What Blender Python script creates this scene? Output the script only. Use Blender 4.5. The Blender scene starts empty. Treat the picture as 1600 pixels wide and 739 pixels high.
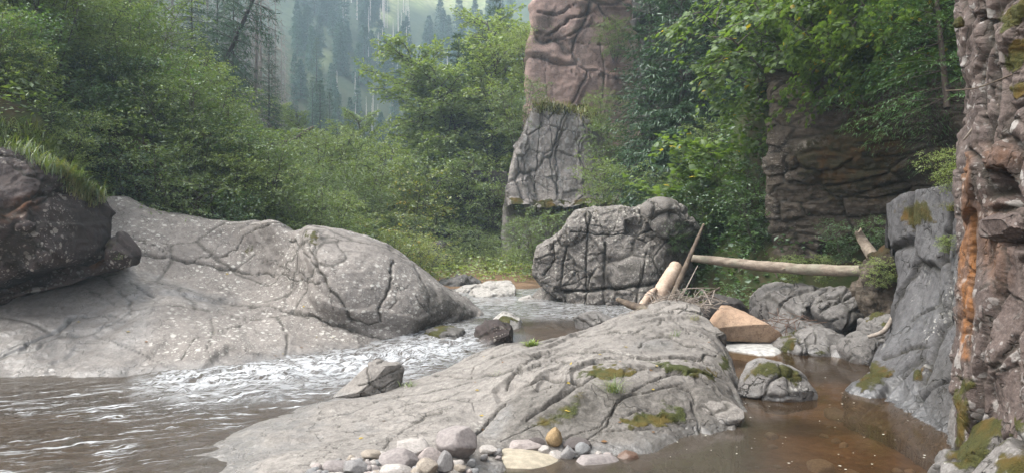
import bpy, math, random
import numpy as np
from mathutils import Vector
from mathutils.bvhtree import BVHTree

# ------------------------------------------------------------------ basics
F, CX, HY, CAMH = 1209.0, 800.0, 350.0, 1.7      # focal length in photo pixels, principal column, horizon row, eye height
SC = bpy.context.scene
COL = SC.collection
RNG = np.random.default_rng(7)
random.seed(7)
TAU = math.tau

def P(px, py, D):
    return np.array([(px - CX) / F * D, D, CAMH - (py - HY) / F * D])

def proj(V):
    y = np.maximum(V[:, 1], .3)
    return np.stack([CX + F * V[:, 0] / y, HY + F * (CAMH - V[:, 2]) / y], 1)

def sstep(a, b, x):
    t = np.clip((x - a) / (b - a), 0, 1)
    return t * t * (3 - 2 * t)

# ------------------------------------------------------------------ noise
_ang = np.random.default_rng(3)
_G = _ang.normal(size=(64, 3)); _G /= np.linalg.norm(_G, axis=1)[:, None]

def _hash(ix, iy, iz, seed):
    h = (ix.astype(np.int64) * 374761393 + iy.astype(np.int64) * 668265263 + iz.astype(np.int64) * 2147483647 + seed * 974634777) & 0xffffffff
    h = ((h ^ (h >> 13)) * 1274126177) & 0xffffffff
    h = h ^ (h >> 16)
    return h

def gnoise(p, seed=0):
    i = np.floor(p).astype(np.int64); f = p - i
    u = f * f * f * (f * (f * 6 - 15) + 10)
    out = np.zeros(len(p))
    for dx in (0, 1):
        wx = u[:, 0] if dx else 1 - u[:, 0]
        for dy in (0, 1):
            wy = u[:, 1] if dy else 1 - u[:, 1]
            for dz in (0, 1):
                wz = u[:, 2] if dz else 1 - u[:, 2]
                g = _G[_hash(i[:, 0] + dx, i[:, 1] + dy, i[:, 2] + dz, seed) % 64]
                out += wx * wy * wz * ((f[:, 0] - dx) * g[:, 0] + (f[:, 1] - dy) * g[:, 1] + (f[:, 2] - dz) * g[:, 2])
    return out * 1.6

def fbm(p, scale, octv=4, seed=0, gain=.5, ridged=False):
    p = np.asarray(p, float) * np.asarray(scale, float)
    a, s, tot = 1.0, np.zeros(len(p)), 0
    for o in range(octv):
        n = gnoise(p, seed + o * 17)
        if ridged: n = 1 - 2 * np.abs(n)
        s += a * n; tot += a
        a *= gain; p = p * 2.03 + 11.3
    return s / tot

def worley(p, scale, seed=0):
    p = np.asarray(p, float) * np.asarray(scale, float)
    i = np.floor(p).astype(np.int64)
    f1 = np.full(len(p), 9.); f2 = np.full(len(p), 9.); cid = np.zeros(len(p))
    for dx in (-1, 0, 1):
        for dy in (-1, 0, 1):
            for dz in (-1, 0, 1):
                c = i + np.array([dx, dy, dz])
                h = _hash(c[:, 0], c[:, 1], c[:, 2], seed)
                o = np.stack([(h & 1023) / 1023., ((h >> 10) & 1023) / 1023., ((h >> 20) & 1023) / 1023.], 1)
                d = np.linalg.norm(c + o - p, axis=1)
                n = d < f1
                f2 = np.where(n, f1, np.minimum(f2, d))
                cid = np.where(n, (h % 997) / 997., cid)
                f1 = np.where(n, d, f1)
    return f1, f2, cid

# ------------------------------------------------------------------ mesh helpers
def mk_mesh(name, V, faces, mats, smooth=False, attrs=None, matidx=None):
    """faces: list of int arrays of shape (n,k)"""
    me = bpy.data.meshes.new(name)
    V = np.ascontiguousarray(V, np.float32)
    me.vertices.add(len(V)); me.vertices.foreach_set('co', V.ravel())
    faces = [np.asarray(f, np.int32) for f in faces if len(f)]
    nl = sum(f.size for f in faces); nf = sum(len(f) for f in faces)
    me.loops.add(nl); me.polygons.add(nf)
    me.loops.foreach_set('vertex_index', np.concatenate([f.ravel() for f in faces]))
    tot = np.concatenate([np.full(len(f), f.shape[1]) for f in faces])
    me.polygons.foreach_set('loop_start', np.concatenate([[0], np.cumsum(tot)[:-1]]).astype(np.int32))
    if matidx is not None: me.polygons.foreach_set('material_index', np.asarray(matidx, np.int32))
    me.update(calc_edges=True); me.validate()
    me.polygons.foreach_set('use_smooth', np.full(len(me.polygons), smooth))
    for m in (mats if isinstance(mats, (list, tuple)) else [mats]): me.materials.append(m)
    for k, a in (attrs or {}).items():
        at = me.attributes.new(k, 'FLOAT_COLOR', 'POINT')
        c = np.ones((len(V), 4), np.float32); a = np.asarray(a)
        c[:, :a.shape[1]] = a
        at.data.foreach_set('color', c.ravel())
    return me

def tag(o, label=None, cat=None, group=None, kind=None):
    if label: o['label'] = label
    if cat: o['category'] = cat
    if group: o['group'] = group
    if kind: o['kind'] = kind
    return o

SURF = []                                        # surfaces that things may be dropped on
def link_mesh(name, V, faces, mats, label=None, cat=None, group=None, kind=None, smooth=True, attrs=None, parent=None, base=None, surf=False, matidx=None):
    V = np.asarray(V, float)
    if parent is None and kind != 'structure':
        b = np.array([(V[:, 0].min() + V[:, 0].max()) / 2, (V[:, 1].min() + V[:, 1].max()) / 2, V[:, 2].min()]) if base is None else np.asarray(base, float)
    else: b = np.zeros(3)
    me = mk_mesh(name, V - b, faces, mats, smooth, attrs, matidx)
    o = bpy.data.objects.new(name, me); COL.objects.link(o)
    o.location = b
    if parent is not None: o.parent = parent
    tag(o, label, cat, group, kind)
    if surf:
        SURF.append(BVHTree.FromPolygons(V.tolist(), [tuple(r) for f in faces for r in np.asarray(f).tolist()]))
    return o

def empty(name, loc, label, cat, group=None):
    o = bpy.data.objects.new(name, None); COL.objects.link(o)
    o.location = loc; o.empty_display_size = .2
    return tag(o, label, cat, group)

def drop(px, py, dmax=400):
    """the point of the built ground or rock seen along a ray"""
    d = Vector(P(px, py, 1.0) - np.array([0, 0, CAMH])); L = d.length; d.normalize()
    best = None
    for b in SURF:
        h = b.ray_cast(Vector((0, 0, CAMH)), d, dmax)
        if h[0] is not None and (best is None or h[3] < best[1]): best = (h[0], h[3], h[1])
    return best

def drop_down(x, y, z=60):
    best = None
    for b in SURF:
        h = b.ray_cast(Vector((x, y, z)), Vector((0, 0, -1)), 200)
        if h[0] is not None and (best is None or h[0].z > best): best = h[0].z
    return best

def catmull(C, n):
    """resample control points along axis 0"""
    C = np.asarray(C, float); k = len(C)
    E = np.concatenate([2 * C[:1] - C[1:2], C, 2 * C[-1:] - C[-2:-1]])
    t = np.linspace(0, k - 1 - 1e-9, n); i = t.astype(int); f = (t - i).reshape((-1,) + (1,) * (C.ndim - 1))
    a, b, c, d = E[i], E[i + 1], E[i + 2], E[i + 3]
    return .5 * (2 * b + (c - a) * f + (2 * a - 5 * b + 4 * c - d) * f ** 2 + (3 * b - a - 3 * c + d) * f ** 3)

def grid_faces(nu, nv):
    i = np.arange(nu * nv).reshape(nu, nv)
    return np.stack([i[:-1, :-1], i[1:, :-1], i[1:, 1:], i[:-1, 1:]], -1).reshape(-1, 4)

def grid_normals(G):
    du = np.gradient(G, axis=0); dv = np.gradient(G, axis=1)
    n = np.cross(du, dv); n /= np.linalg.norm(n, axis=-1)[..., None] + 1e-9
    return n

def vert_normals(V, Fc):
    n = np.zeros_like(V)
    fn = np.cross(V[Fc[:, 1]] - V[Fc[:, 0]], V[Fc[:, 2]] - V[Fc[:, 0]])
    for k in range(Fc.shape[1]): np.add.at(n, Fc[:, k], fn)
    return n / (np.linalg.norm(n, axis=1)[:, None] + 1e-12)

def seg_dist(Q, pts, warp=None):
    """distance in pixels from points Q (n,2) to a polyline"""
    d = np.full(len(Q), 1e9)
    pts = np.asarray(pts, float)
    for a, b in zip(pts[:-1], pts[1:]):
        ab = b - a; L = ab @ ab + 1e-9
        t = np.clip(((Q - a) @ ab) / L, 0, 1)
        d = np.minimum(d, np.linalg.norm(Q - (a + t[:, None] * ab), axis=1))
    return d

def in_poly(Q, poly, soft=6.):
    """soft inside mask of a pixel polygon"""
    poly = np.asarray(poly, float); x, y = Q[:, 0], Q[:, 1]
    ins = np.zeros(len(Q), bool)
    for (x0, y0), (x1, y1) in zip(poly, np.roll(poly, -1, 0)):
        c = ((y0 > y) != (y1 > y)) & (x < (x1 - x0) * (y - y0) / (y1 - y0 + 1e-9) + x0)
        ins ^= c
    d = seg_dist(Q, np.concatenate([poly, poly[:1]]))
    return np.clip(.5 + np.where(ins, d, -d) / (2 * soft), 0, 1)

def sculpt(V, N, o):
    """real displacement and surface masks; o holds the options. Returns V, mask(moss, wet, dirt, tint)"""
    seed = o.get('seed', 1)
    mask = np.zeros((len(V), 4))
    for amp, sc, octv, rid in o.get('noise', []):
        V = V + N * (amp * fbm(V, sc, octv, seed, ridged=rid))[:, None]; seed += 5
    for amp, sc, groove, gw in o.get('blocks', []):     # fractured blocks: every cell its own offset, a groove between
        W = V + .07 / np.mean(np.atleast_1d(sc)) * np.stack([fbm(V, 2.5 * np.mean(np.atleast_1d(sc)), 2, seed + k) for k in range(3)], 1)
        f1, f2, cid = worley(W, sc, seed)
        e = f2 - f1
        V = V + N * (amp * (cid - .5) * 2 * sstep(0, .12, e) - groove * np.exp(-(e / gw) ** 2))[:, None]
        mask[:, 2] = np.maximum(mask[:, 2], .8 * np.exp(-(e / gw) ** 2)); seed += 5
    for amp, sp, nrm in o.get('terrace', []):            # bedding: a sawtooth of ledges along the dip
        nv = np.array(nrm, float); nv /= np.linalg.norm(nv)
        d = (V @ nv) / sp + .9 * fbm(V, .55 / sp * .25, 3, seed + 2) + .18 * fbm(V, 4, 3, seed + 4)
        fr_ = d - np.floor(d); lay = gnoise(np.stack([np.floor(d) * 7.3, V[:, 0] * .8, V[:, 1] * .8], 1), seed)
        V = V + N * (amp * (sstep(*o['terr_x'], proj(V)[:, 0]) if 'terr_x' in o else 1) * (sstep(0, .85, fr_) - sstep(.88, 1., fr_)) * np.clip(.6 + 1.3 * lay, .05, 1.3))[:, None]
        mask[:, 2] = np.maximum(mask[:, 2], .45 * sstep(.86, .93, fr_) * (1 - sstep(.96, 1., fr_)) * np.clip(.3 + lay, 0, 1)); seed += 7
    Q = proj(V)
    ww = np.stack([fbm(V, 3.2, 3, 91), fbm(V, 3.2, 3, 55)], 1) * o.get('warp', 9.)
    Qw = Q + ww
    ppm = F / np.maximum(V[:, 1], 1)                    # pixels per metre
    tocam = np.array([0, 0, CAMH]) - V; tocam /= np.linalg.norm(tocam, axis=1)[:, None]
    face = sstep(-.05, .12, (N * tocam).sum(1)) if o.get('facing', True) else np.ones(len(V))
    for poly, depth, soft in o.get('pits', []):
        m = in_poly(Q + ww * .5, poly, soft) * face
        V = V - N * (depth * m)[:, None]
    for pts, w, depth in o.get('cracks', []):           # w, depth in metres
        d = seg_dist(Qw, pts) / ppm
        wv = o.get('cw', .62) * w * (.45 + 1.1 * np.clip(fbm(V, 2.1, 2, 33) + .5, 0, 1))
        g = np.exp(-(d / wv) ** 2) * face
        V = V - N * (depth * .75 * g)[:, None]
        mask[:, 2] = np.maximum(mask[:, 2], g * o.get('cd', 1.))
    for ch, poly, soft, val in o.get('paint', []):
        Qp = Qw + np.stack([fbm(V, 9, 3, 191), fbm(V, 9, 3, 155)], 1) * (14 if ch == 0 else 0)
        m = in_poly(Qp, poly, soft * (2.2 if ch == 0 else 1)) * face * val
        mask[:, ch] = np.maximum(mask[:, ch], m)
    if 'moss_up' in o:
        a, thr = o['moss_up']
        up = sstep(.35, .8, N[:, 2]) * sstep(thr, thr + .25, fbm(V, 2.3, 4, 71))
        mask[:, 0] = np.maximum(mask[:, 0], a * up)
    if 'wetline' in o:
        mask[:, 1] = np.maximum(mask[:, 1], 1 - sstep(.03, o['wetline'], V[:, 2] + .05 * fbm(V, 4, 2, 9)))
    return V, mask

def patch(name, rows, nu, nv, mat, o, label, cat, group=None, skirt=(0, .5, -1.5), back=None, kind=None, surf=True):
    """a rock skin spanned through measured points, sculpted, with sides that go back and down"""
    R = []
    for r in rows:
        pts = [P(*q) for q in r]
        if back:
            pts = [pts[0] + np.array(b) for b in back[::-1]] + pts
        R.append(catmull(np.array(pts), nu))
    G = catmull(np.array(R), nv)                        # (nv,nu,3)
    N = grid_normals(G)
    tocam = np.array([0, 0, CAMH]) - G
    if ((N * tocam).sum(-1) > 0).mean() < .5: N = -N
    V, mask = sculpt(G.reshape(-1, 3), N.reshape(-1, 3), o)
    fc = [grid_faces(nv, nu)]
    idx = np.arange(nu * nv).reshape(nv, nu)
    ring = np.concatenate([idx[0, :], idx[1:, -1], idx[-1, -2::-1], idx[-2:0:-1, 0]])
    n0 = len(V)
    for st in (.5, 1.0):
        V = np.concatenate([V, V[ring] + np.array(skirt) * st + RNG.normal(0, .02, (len(ring), 3))]); mask = np.concatenate([mask, mask[ring]])
    a = np.arange(len(ring)); b = (a + 1) % len(ring); k = len(ring)
    fc.append(np.stack([ring[a], ring[b], n0 + b, n0 + a], 1))
    fc.append(np.stack([n0 + a, n0 + b, n0 + k + b, n0 + k + a], 1))
    # consistent outward winding for the skin
    f0 = fc[0][len(fc[0]) // 2]
    fn = np.cross(V[f0[1]] - V[f0[0]], V[f0[2]] - V[f0[0]])
    if fn @ N.reshape(-1, 3)[f0[0]] < 0: fc = [f[:, ::-1] for f in fc]
    return link_mesh(name, V, fc, mat, label, cat, group, kind, True, {'mask': mask}, surf=surf)

_ICO = {}
def ico(level):
    if level not in _ICO:
        import bmesh
        bm = bmesh.new(); bmesh.ops.create_icosphere(bm, subdivisions=level, radius=1)
        _ICO[level] = (np.array([v.co[:] for v in bm.verts]), np.array([[v.index for v in f.verts] for f in bm.faces])); bm.free()
    return _ICO[level]

def rock(name, outline, D, T, mat, o, label, cat='boulder', level=6, e=.6, cuts=(), group=None, surf=True, tilt=0.):
    """a boulder whose seen outline is given in photo pixels at distance D, T metres thick either way; cuts are planes that give it faces"""
    S, Fc = ico(level)
    pl = np.array([P(x, y, D) for x, y in outline])
    c = (pl.max(0) + pl.min(0)) / 2
    q = pl - c
    th = np.arctan2(q[:, 2], q[:, 0]); rr = np.hypot(q[:, 0], q[:, 2])
    # sample the closed polygon finely, then radius by angle
    dense = []
    for a, b in zip(q, np.roll(q, -1, 0)):
        for t in np.linspace(0, 1, 24, endpoint=False): dense.append(a + (b - a) * t)
    dense = np.array(dense); dth = np.arctan2(dense[:, 2], dense[:, 0]); dr = np.hypot(dense[:, 0], dense[:, 2])
    k = np.argsort(dth); dth, dr = dth[k], dr[k]
    sx, sy, sz = S[:, 0], S[:, 1], S[:, 2]
    ang = np.arctan2(sz, sx)
    R = np.interp(ang, dth, dr, period=TAU)
    R = .6 * R + .2 * np.interp(ang + .05, dth, dr, period=TAU) + .2 * np.interp(ang - .05, dth, dr, period=TAU)
    h = np.hypot(sx, sz)
    a = np.clip(h, 1e-6, 1) ** e; b = np.sign(sy) * np.abs(sy) ** e
    V = np.stack([np.cos(ang) * R * a, T * b, np.sin(ang) * R * a], 1)
    V[:, 1] += tilt * V[:, 2]                                   # lean back with height
    ext = np.abs(V).max(0)
    for nx, ny, nz, off in cuts:
        n = np.array([nx, ny, nz], float); n /= np.linalg.norm(n)
        s = (V / ext) @ n
        over = np.maximum(s - off, 0)
        V -= (over[:, None] * n * ext) * .93
    fr = np.random.default_rng(o.get('seed', 1) * 7 + 1)
    for _ in range(o.get('facets', 9)):                         # broken faces, mostly on the front and top
        n = fr.normal(0, .55, 3) + np.array([0, -1., .25]); n /= np.linalg.norm(n)
        W = V / ext; s = W @ n
        over = np.maximum(s - np.quantile(s, fr.uniform(.86, .95)), 0)
        V = V - over[:, None] * n * ext * .8
    V = V + c
    N = vert_normals(V, Fc)
    V, mask = sculpt(V, N, o)
    return link_mesh(name, V, [Fc], mat, label, cat, group, None, True, {'mask': mask}, surf=surf)

# ------------------------------------------------------------------ materials
class NT:
    def __init__(s, name):
        s.m = bpy.data.materials.new(name); s.m.use_nodes = True; s.t = s.m.node_tree; s.t.nodes.clear()
        s.out = s.n('ShaderNodeOutputMaterial')
    def n(s, kind, **kw):
        x = s.t.nodes.new(kind)
        for k, v in kw.items(): setattr(x, k, v)
        return x
    def l(s, a, b): s.t.links.new(a, b)
    def setin(s, node, key, v):
        if isinstance(v, bpy.types.NodeSocket): s.l(v, node.inputs[key])
        elif v is not None:
            if isinstance(v, tuple) and len(v) == 3 and node.inputs[key].type == 'RGBA': v = (*v, 1)
            node.inputs[key].default_value = v
    def math(s, op, a, b=None, c=None, clamp=False):
        x = s.n('ShaderNodeMath', operation=op, use_clamp=clamp)
        for i, v in enumerate((a, b, c)):
            if v is not None: s.setin(x, i, v)
        return x.outputs[0]
    def mix(s, fac, a, b, blend='MIX'):
        x = s.n('ShaderNodeMix', data_type='RGBA', blend_type=blend)
        s.setin(x, 0, fac); s.setin(x, 6, a); s.setin(x, 7, b)
        return x.outputs[2]
    def noise(s, vec, scale, detail=4, rough=.55, out='Fac', dist=0.):
        x = s.n('ShaderNodeTexNoise'); s.setin(x, 'Vector', vec)
        x.inputs['Scale'].default_value = scale; x.inputs['Detail'].default_value = detail
        x.inputs['Roughness'].default_value = rough; x.inputs['Distortion'].default_value = dist
        return x.outputs[out]
    def voro(s, vec, scale, feature='F1', out='Distance', rnd=1.):
        x = s.n('ShaderNodeTexVoronoi', feature=feature); s.setin(x, 'Vector', vec)
        x.inputs['Scale'].default_value = scale; x.inputs['Randomness'].default_value = rnd
        return x.outputs[out]
    def ramp(s, fac, lo, hi, a=0., b=1.):
        x = s.n('ShaderNodeMapRange', interpolation_type='SMOOTHSTEP'); s.setin(x, 0, fac)
        x.inputs[1].default_value = lo; x.inputs[2].default_value = hi; x.inputs[3].default_value = a; x.inputs[4].default_value = b
        return x.outputs[0]
    def scaled(s, vec, sc):
        x = s.n('ShaderNodeVectorMath', operation='MULTIPLY'); s.setin(x, 0, vec); x.inputs[1].default_value = sc
        return x.outputs[0]
    def obj(s): return s.n('ShaderNodeTexCoord').outputs['Object']
    def bump(s, h, strength, dist, normal=None):
        x = s.n('ShaderNodeBump'); s.setin(x, 'Height', h); x.inputs['Strength'].default_value = strength; x.inputs['Distance'].default_value = dist
        if normal is not None: s.l(normal, x.inputs['Normal'])
        return x.outputs[0]
    def bsdf(s, col, rough, normal=None, spec=.4):
        x = s.n('ShaderNodeBsdfPrincipled'); s.setin(x, 'Base Color', col); s.setin(x, 'Roughness', rough)
        s.setin(x, 'Specular IOR Level', spec)
        if normal is not None: s.l(normal, x.inputs['Normal'])
        return x.outputs[0]
    def done(s, sh): s.l(sh, s.out.inputs['Surface']); return s.m

def rock_mat(name, c1, c2, c3=None, lichen=.5, lich_sc=9., lich_col=(.62, .60, .55), speck=.5, dirt_shade=(.025, .022, .016), tint=(.45, .16, .03),
             moss=(.062, .060, .013), moss2=(.028, .032, .009), bump=.5, strata=None, fine=1., rough=.82, cracknet=.0, moss_base=0., wet_dark=.72, lich_stretch=(1, 1, 1)):
    t = NT(name); v = t.obj()
    at = t.n('ShaderNodeAttribute', attribute_name='mask')
    sep = t.n('ShaderNodeSeparateColor'); t.l(at.outputs['Color'], sep.inputs[0])
    mo, we, di, ti = sep.outputs[0], sep.outputs[1], sep.outputs[2], at.outputs['Alpha']
    n1 = t.noise(v, .8, 5, .6); n2 = t.noise(v, 3.1, 6, .65); n3 = t.noise(v, 14., 5, .7); n4 = t.noise(v, 70. * fine, 3, .7)
    col = t.mix(t.ramp(n1, .36, .64), c1, c2)
    col = t.mix(t.ramp(n2, .5, .72, 0, .8), col, c3 or tuple(x * .62 for x in c1))
    col = t.mix(t.ramp(n3, .42, .66, 0, .55), col, tuple(x * .5 for x in c1))
    col = t.mix(t.ramp(n4, .42, .68, 0, .45 * speck + .1), col, tuple(min(1, x * 1.5) for x in c2))
    col = t.mix(t.ramp(n4, .3, .48, .35 * speck, 0), col, tuple(x * .4 for x in c1))
    if strata:                                             # thin bedding streaks: (scale vector, amount)
        sn = t.noise(t.scaled(v, strata[0]), 1., 5, .65)
        col = t.mix(t.ramp(sn, .45, .7, 0, strata[1]), col, tuple(x * .38 for x in c1))
        col = t.mix(t.ramp(sn, .25, .4, strata[1] * .6, 0), col, tuple(min(1, x * 1.5) for x in c2))
    h = t.math('ADD', t.math('MULTIPLY', n2, .5), t.math('ADD', t.math('MULTIPLY', n3, .3), t.math('MULTIPLY', n4, .11)))
    if strata: h = t.math('ADD', h, t.math('MULTIPLY', sn, .5))
    if cracknet:                                           # hairline fractures
        wv = t.n('ShaderNodeVectorMath', operation='ADD'); t.l(v, wv.inputs[0])
        nz = t.n('ShaderNodeVectorMath', operation='SCALE'); t.l(t.noise(v, 1.7, 4, .6, 'Color'), nz.inputs[0]); nz.inputs['Scale'].default_value = .9
        t.l(nz.outputs[0], wv.inputs[1])
        ce = t.voro(wv.outputs[0], 1.5, 'DISTANCE_TO_EDGE'); ce2 = t.voro(wv.outputs[0], 4.3, 'DISTANCE_TO_EDGE')
        cm = t.math('MAXIMUM', t.ramp(ce, .002, .016, 1, 0), t.math('MULTIPLY', t.ramp(ce2, .002, .02, .7, 0), t.ramp(n1, .45, .6)))
        cm = t.math('MULTIPLY', cm, t.ramp(n2, .38, .52, .0, cracknet))
        col = t.mix(cm, col, dirt_shade); h = t.math('SUBTRACT', h, t.math('MULTIPLY', cm, .55))
    if lichen > 0:
        wv2 = t.n('ShaderNodeVectorMath', operation='ADD'); t.l(t.scaled(v, lich_stretch), wv2.inputs[0])
        nz2 = t.n('ShaderNodeVectorMath', operation='SCALE'); t.l(t.noise(v, lich_sc * 1.3, 3, .6, 'Color'), nz2.inputs[0]); nz2.inputs['Scale'].default_value = .8 / lich_sc
        t.l(nz2.outputs[0], wv2.inputs[1])
        f = t.voro(wv2.outputs[0], lich_sc); fc = t.voro(wv2.outputs[0], lich_sc, out='Color')
        f2 = t.voro(wv2.outputs[0], lich_sc * 2.6); f2c = t.voro(wv2.outputs[0], lich_sc * 2.6, out='Color')
        region = t.ramp(t.noise(v, .95, 4, .6), .60 - .25 * lichen, .74 - .25 * lichen)
        rad = t.math('MULTIPLY', t.math('POWER', t.n_sep(fc), 2.2), .52); rad2 = t.math('MULTIPLY', t.math('POWER', t.n_sep(f2c), 1.6), .5)
        a = t.ramp(t.math('SUBTRACT', rad, f), -.03, .06); b = t.ramp(t.math('SUBTRACT', rad2, f2), -.03, .07)
        lm = t.math('MAXIMUM', a, t.math('MULTIPLY', b, .8))
        lm = t.math('MULTIPLY', t.math('MULTIPLY', lm, region), t.ramp(n3, .25, .6, .25, .95))
        lm = t.math('MULTIPLY', lm, t.math('SUBTRACT', 1., we, clamp=True))
        col = t.mix(lm, col, t.mix(t.ramp(n3, .4, .6), lich_col, tuple(x * .75 for x in lich_col)))
        h = t.math('ADD', h, t.math('MULTIPLY', lm, .04))
    tn = t.noise(t.scaled(v, (9, 9, 1.2)), 1., 5, .7)
    col = t.mix(t.math('MULTIPLY', ti, t.ramp(tn, .3, .62, .15, 1)), col, t.mix(t.ramp(n3, .35, .65), tint, tuple(x * .6 for x in tint)))
    col = t.mix(t.math('MULTIPLY', di, t.ramp(n3, .2, .6, .45, .95)), col, dirt_shade)  # crack dirt, and shade painted on some rock faces
    # moss
    mn = t.noise(v, 9., 5, .7); mf = t.noise(v, 90., 3, .8)
    mm = t.math('ADD', t.math('MULTIPLY', mo, 1.25), moss_base)
    mm = t.ramp(t.math('SUBTRACT', mm, t.math('ADD', t.math('MULTIPLY', mn, .9), t.math('MULTIPLY', mf, .25))), -.04, .22)
    mcol = t.mix(t.ramp(mf, .35, .65), moss2, moss); mcol = t.mix(t.ramp(n2, .45, .65), mcol, tuple(x * y for x, y in zip(moss, (1.3, .85, .7))))
    wc = t.mix(t.math('MULTIPLY', we, 1 - wet_dark), col, (0, 0, 0))
    col = t.mix(mm, wc, mcol)
    h = t.math('ADD', h, t.math('MULTIPLY', mm, t.math('ADD', .12, t.math('MULTIPLY', mf, .25))))
    wr = t.math('MULTIPLY', we, t.math('SUBTRACT', 1., mm))
    ro = t.math('SUBTRACT', rough, t.math('MULTIPLY', wr, t.ramp(n3, .3, .7, rough - .2, rough - .5)), clamp=True)
    return t.done(t.bsdf(col, ro, t.bump(h, bump, .06), t.math('ADD', .25, t.math('MULTIPLY', wr, .75))))

def _n_sep(s, c):
    x = s.n('ShaderNodeSeparateColor'); s.l(c, x.inputs[0]); return x.outputs[0]
NT.n_sep = _n_sep

def leaf_mat(name, c1, c2, c3, trans=.45, gloss=.08, rare=None):
    t = NT(name)
    g = t.n('ShaderNodeNewGeometry'); oi = t.n('ShaderNodeObjectInfo')
    r = g.outputs['Random Per Island']
    col = t.mix(t.ramp(r, 0, .5), c1, c2); col = t.mix(t.ramp(r, .55, 1), col, c3)
    col = t.mix(t.math('MULTIPLY', oi.outputs['Random'], .6), col, tuple(x * y for x, y in zip(c1, (.75, .8, .9))))
    if rare:
        col = t.mix(t.math('GREATER_THAN', t.math('FRACT', t.math('MULTIPLY', r, 37.7)), rare[1]), col, rare[0])
    d = t.n('ShaderNodeBsdfDiffuse'); t.l(col, d.inputs[0])
    tr = t.n('ShaderNodeBsdfTranslucent'); t.l(t.mix(1., col, (1.25, 1.35, .55), 'MULTIPLY'), tr.inputs[0])
    m1 = t.n('ShaderNodeMixShader'); m1.inputs[0].default_value = trans; t.l(d.outputs[0], m1.inputs[1]); t.l(tr.outputs[0], m1.inputs[2])
    gl = t.n('ShaderNodeBsdfGlossy'); gl.inputs['Roughness'].default_value = .45; gl.inputs[0].default_value = (.9, .95, 1, 1)
    m2 = t.n('ShaderNodeMixShader'); m2.inputs[0].default_value = gloss; t.l(m1.outputs[0], m2.inputs[1]); t.l(gl.outputs[0], m2.inputs[2])
    return t.done(m2.outputs[0])

def bark_mat(name, c1, c2, sc=(14, 14, 2.5), lich=0., axis=None):
    t = NT(name); v = t.obj()
    n = t.noise(t.scaled(v, sc), 1.5, 5, .7); n2 = t.noise(v, 3., 4, .6); n3 = t.noise(v, 40, 3, .7)
    col = t.mix(t.ramp(n, .35, .65), c1, c2)
    col = t.mix(t.ramp(n3, .5, .75, 0, .5), col, tuple(x * .45 for x in c1))
    col = t.mix(t.ramp(n2, .5, .7, 0, lich), col, (.22, .23, .17))
    return t.done(t.bsdf(col, .85, t.bump(t.math('ADD', n, t.math('MULTIPLY', n3, .3)), .6, .02), .2))

def plain(name, c, rough=.8, var=.4, sc=20):
    t = NT(name); n = t.noise(t.obj(), sc, 4, .6)
    return t.done(t.bsdf(t.mix(t.ramp(n, .35, .65), c, tuple(x * (1 - var) for x in c)), rough, t.bump(n, .3, .01), .25))

M = {}
M['hump'] = rock_mat('pale_river_rock', (.172, .154, .140), (.226, .204, .186), (.122, .109, .1), lichen=.9, lich_sc=13, lich_col=(.50, .48, .44), cracknet=.35, bump=.7, strata=((1.2, 1.2, 5), .22), lich_stretch=(1, 1, 1.6))
M['island'] = rock_mat('grey_bedrock', (.178, .162, .147), (.235, .215, .195), (.122, .11, .1), lichen=.3, lich_sc=16, lich_col=(.42, .40, .36), cracknet=.4, bump=.75, moss=(.066, .074, .018), moss2=(.030, .035, .011), strata=((2.2, 2.2, 9), .22))
M['dark'] = rock_mat('dark_wet_rock', (.036, .028, .026), (.062, .046, .042), (.024, .02, .02), lichen=.55, lich_sc=13, lich_col=(.42, .38, .33), cracknet=.5, tint=(.16, .06, .02), bump=.5)
M['boulder'] = rock_mat('lichen_boulder_rock', (.125, .112, .102), (.18, .163, .148), (.08, .072, .066), lichen=.95, lich_sc=17, lich_col=(.42, .40, .355), cracknet=.9, bump=.7, speck=.8)
M['wall'] = rock_mat('purple_wall_rock', (.075, .056, .050), (.125, .097, .086), (.042, .033, .032), lichen=.8, lich_sc=8, lich_col=(.38, .36, .34), cracknet=.6, bump=.65, tint=(.27, .11, .03), strata=((7, 7, 1.3), .3))
M['slab'] = rock_mat('blue_grey_slab_rock', (.075, .072, .074), (.115, .112, .114), (.052, .048, .047), lichen=.3, lich_sc=12, cracknet=.7, bump=.85, moss=(.065, .057, .013), strata=((4, 4, 1.5), .3))
M['mossyrock'] = rock_mat('mossy_grey_rock', (.145, .133, .125), (.20, .19, .18), (.095, .087, .08), lichen=.35, cracknet=.7, bump=.85, moss=(.064, .064, .015), moss2=(.030, .031, .009))
M['greyrock'] = rock_mat('mid_grey_rock', (.115, .106, .10), (.165, .155, .146), (.075, .068, .064), lichen=.5, lich_sc=14, lich_col=(.36,.34,.31), cracknet=.8, bump=.9, moss=(.07, .065, .015))
M['mosscliff'] = rock_mat('brown_mossy_cliff_rock', (.066, .051, .038), (.105, .084, .065), (.045, .036, .027), lichen=.55, lich_sc=15, lich_col=(.30, .27, .24), cracknet=.5, bump=.9, moss=(.042, .034, .012), moss2=(.018, .016, .007), strata=((2.0, 2.0, 15), .6), moss_base=.15, lich_stretch=(1, 1, 3), tint=(.34, .30, .25))
M['redcliff'] = rock_mat('reddish_cliff_rock', (.30, .205, .175), (.36, .26, .225), (.22, .155, .135), lichen=.3, lich_sc=4, lich_col=(.34, .31, .29), cracknet=.5, bump=.7, strata=((.8, .8, 3.), .4))
M['greycliff'] = rock_mat('grey_cliff_rock', (.22, .195, .18), (.30, .27, .25), (.14, .122, .115), lichen=1.1, lich_sc=4, lich_col=(.40, .385, .37), cracknet=.6, bump=.8, strata=((4, 4, .8), .35))
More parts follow.
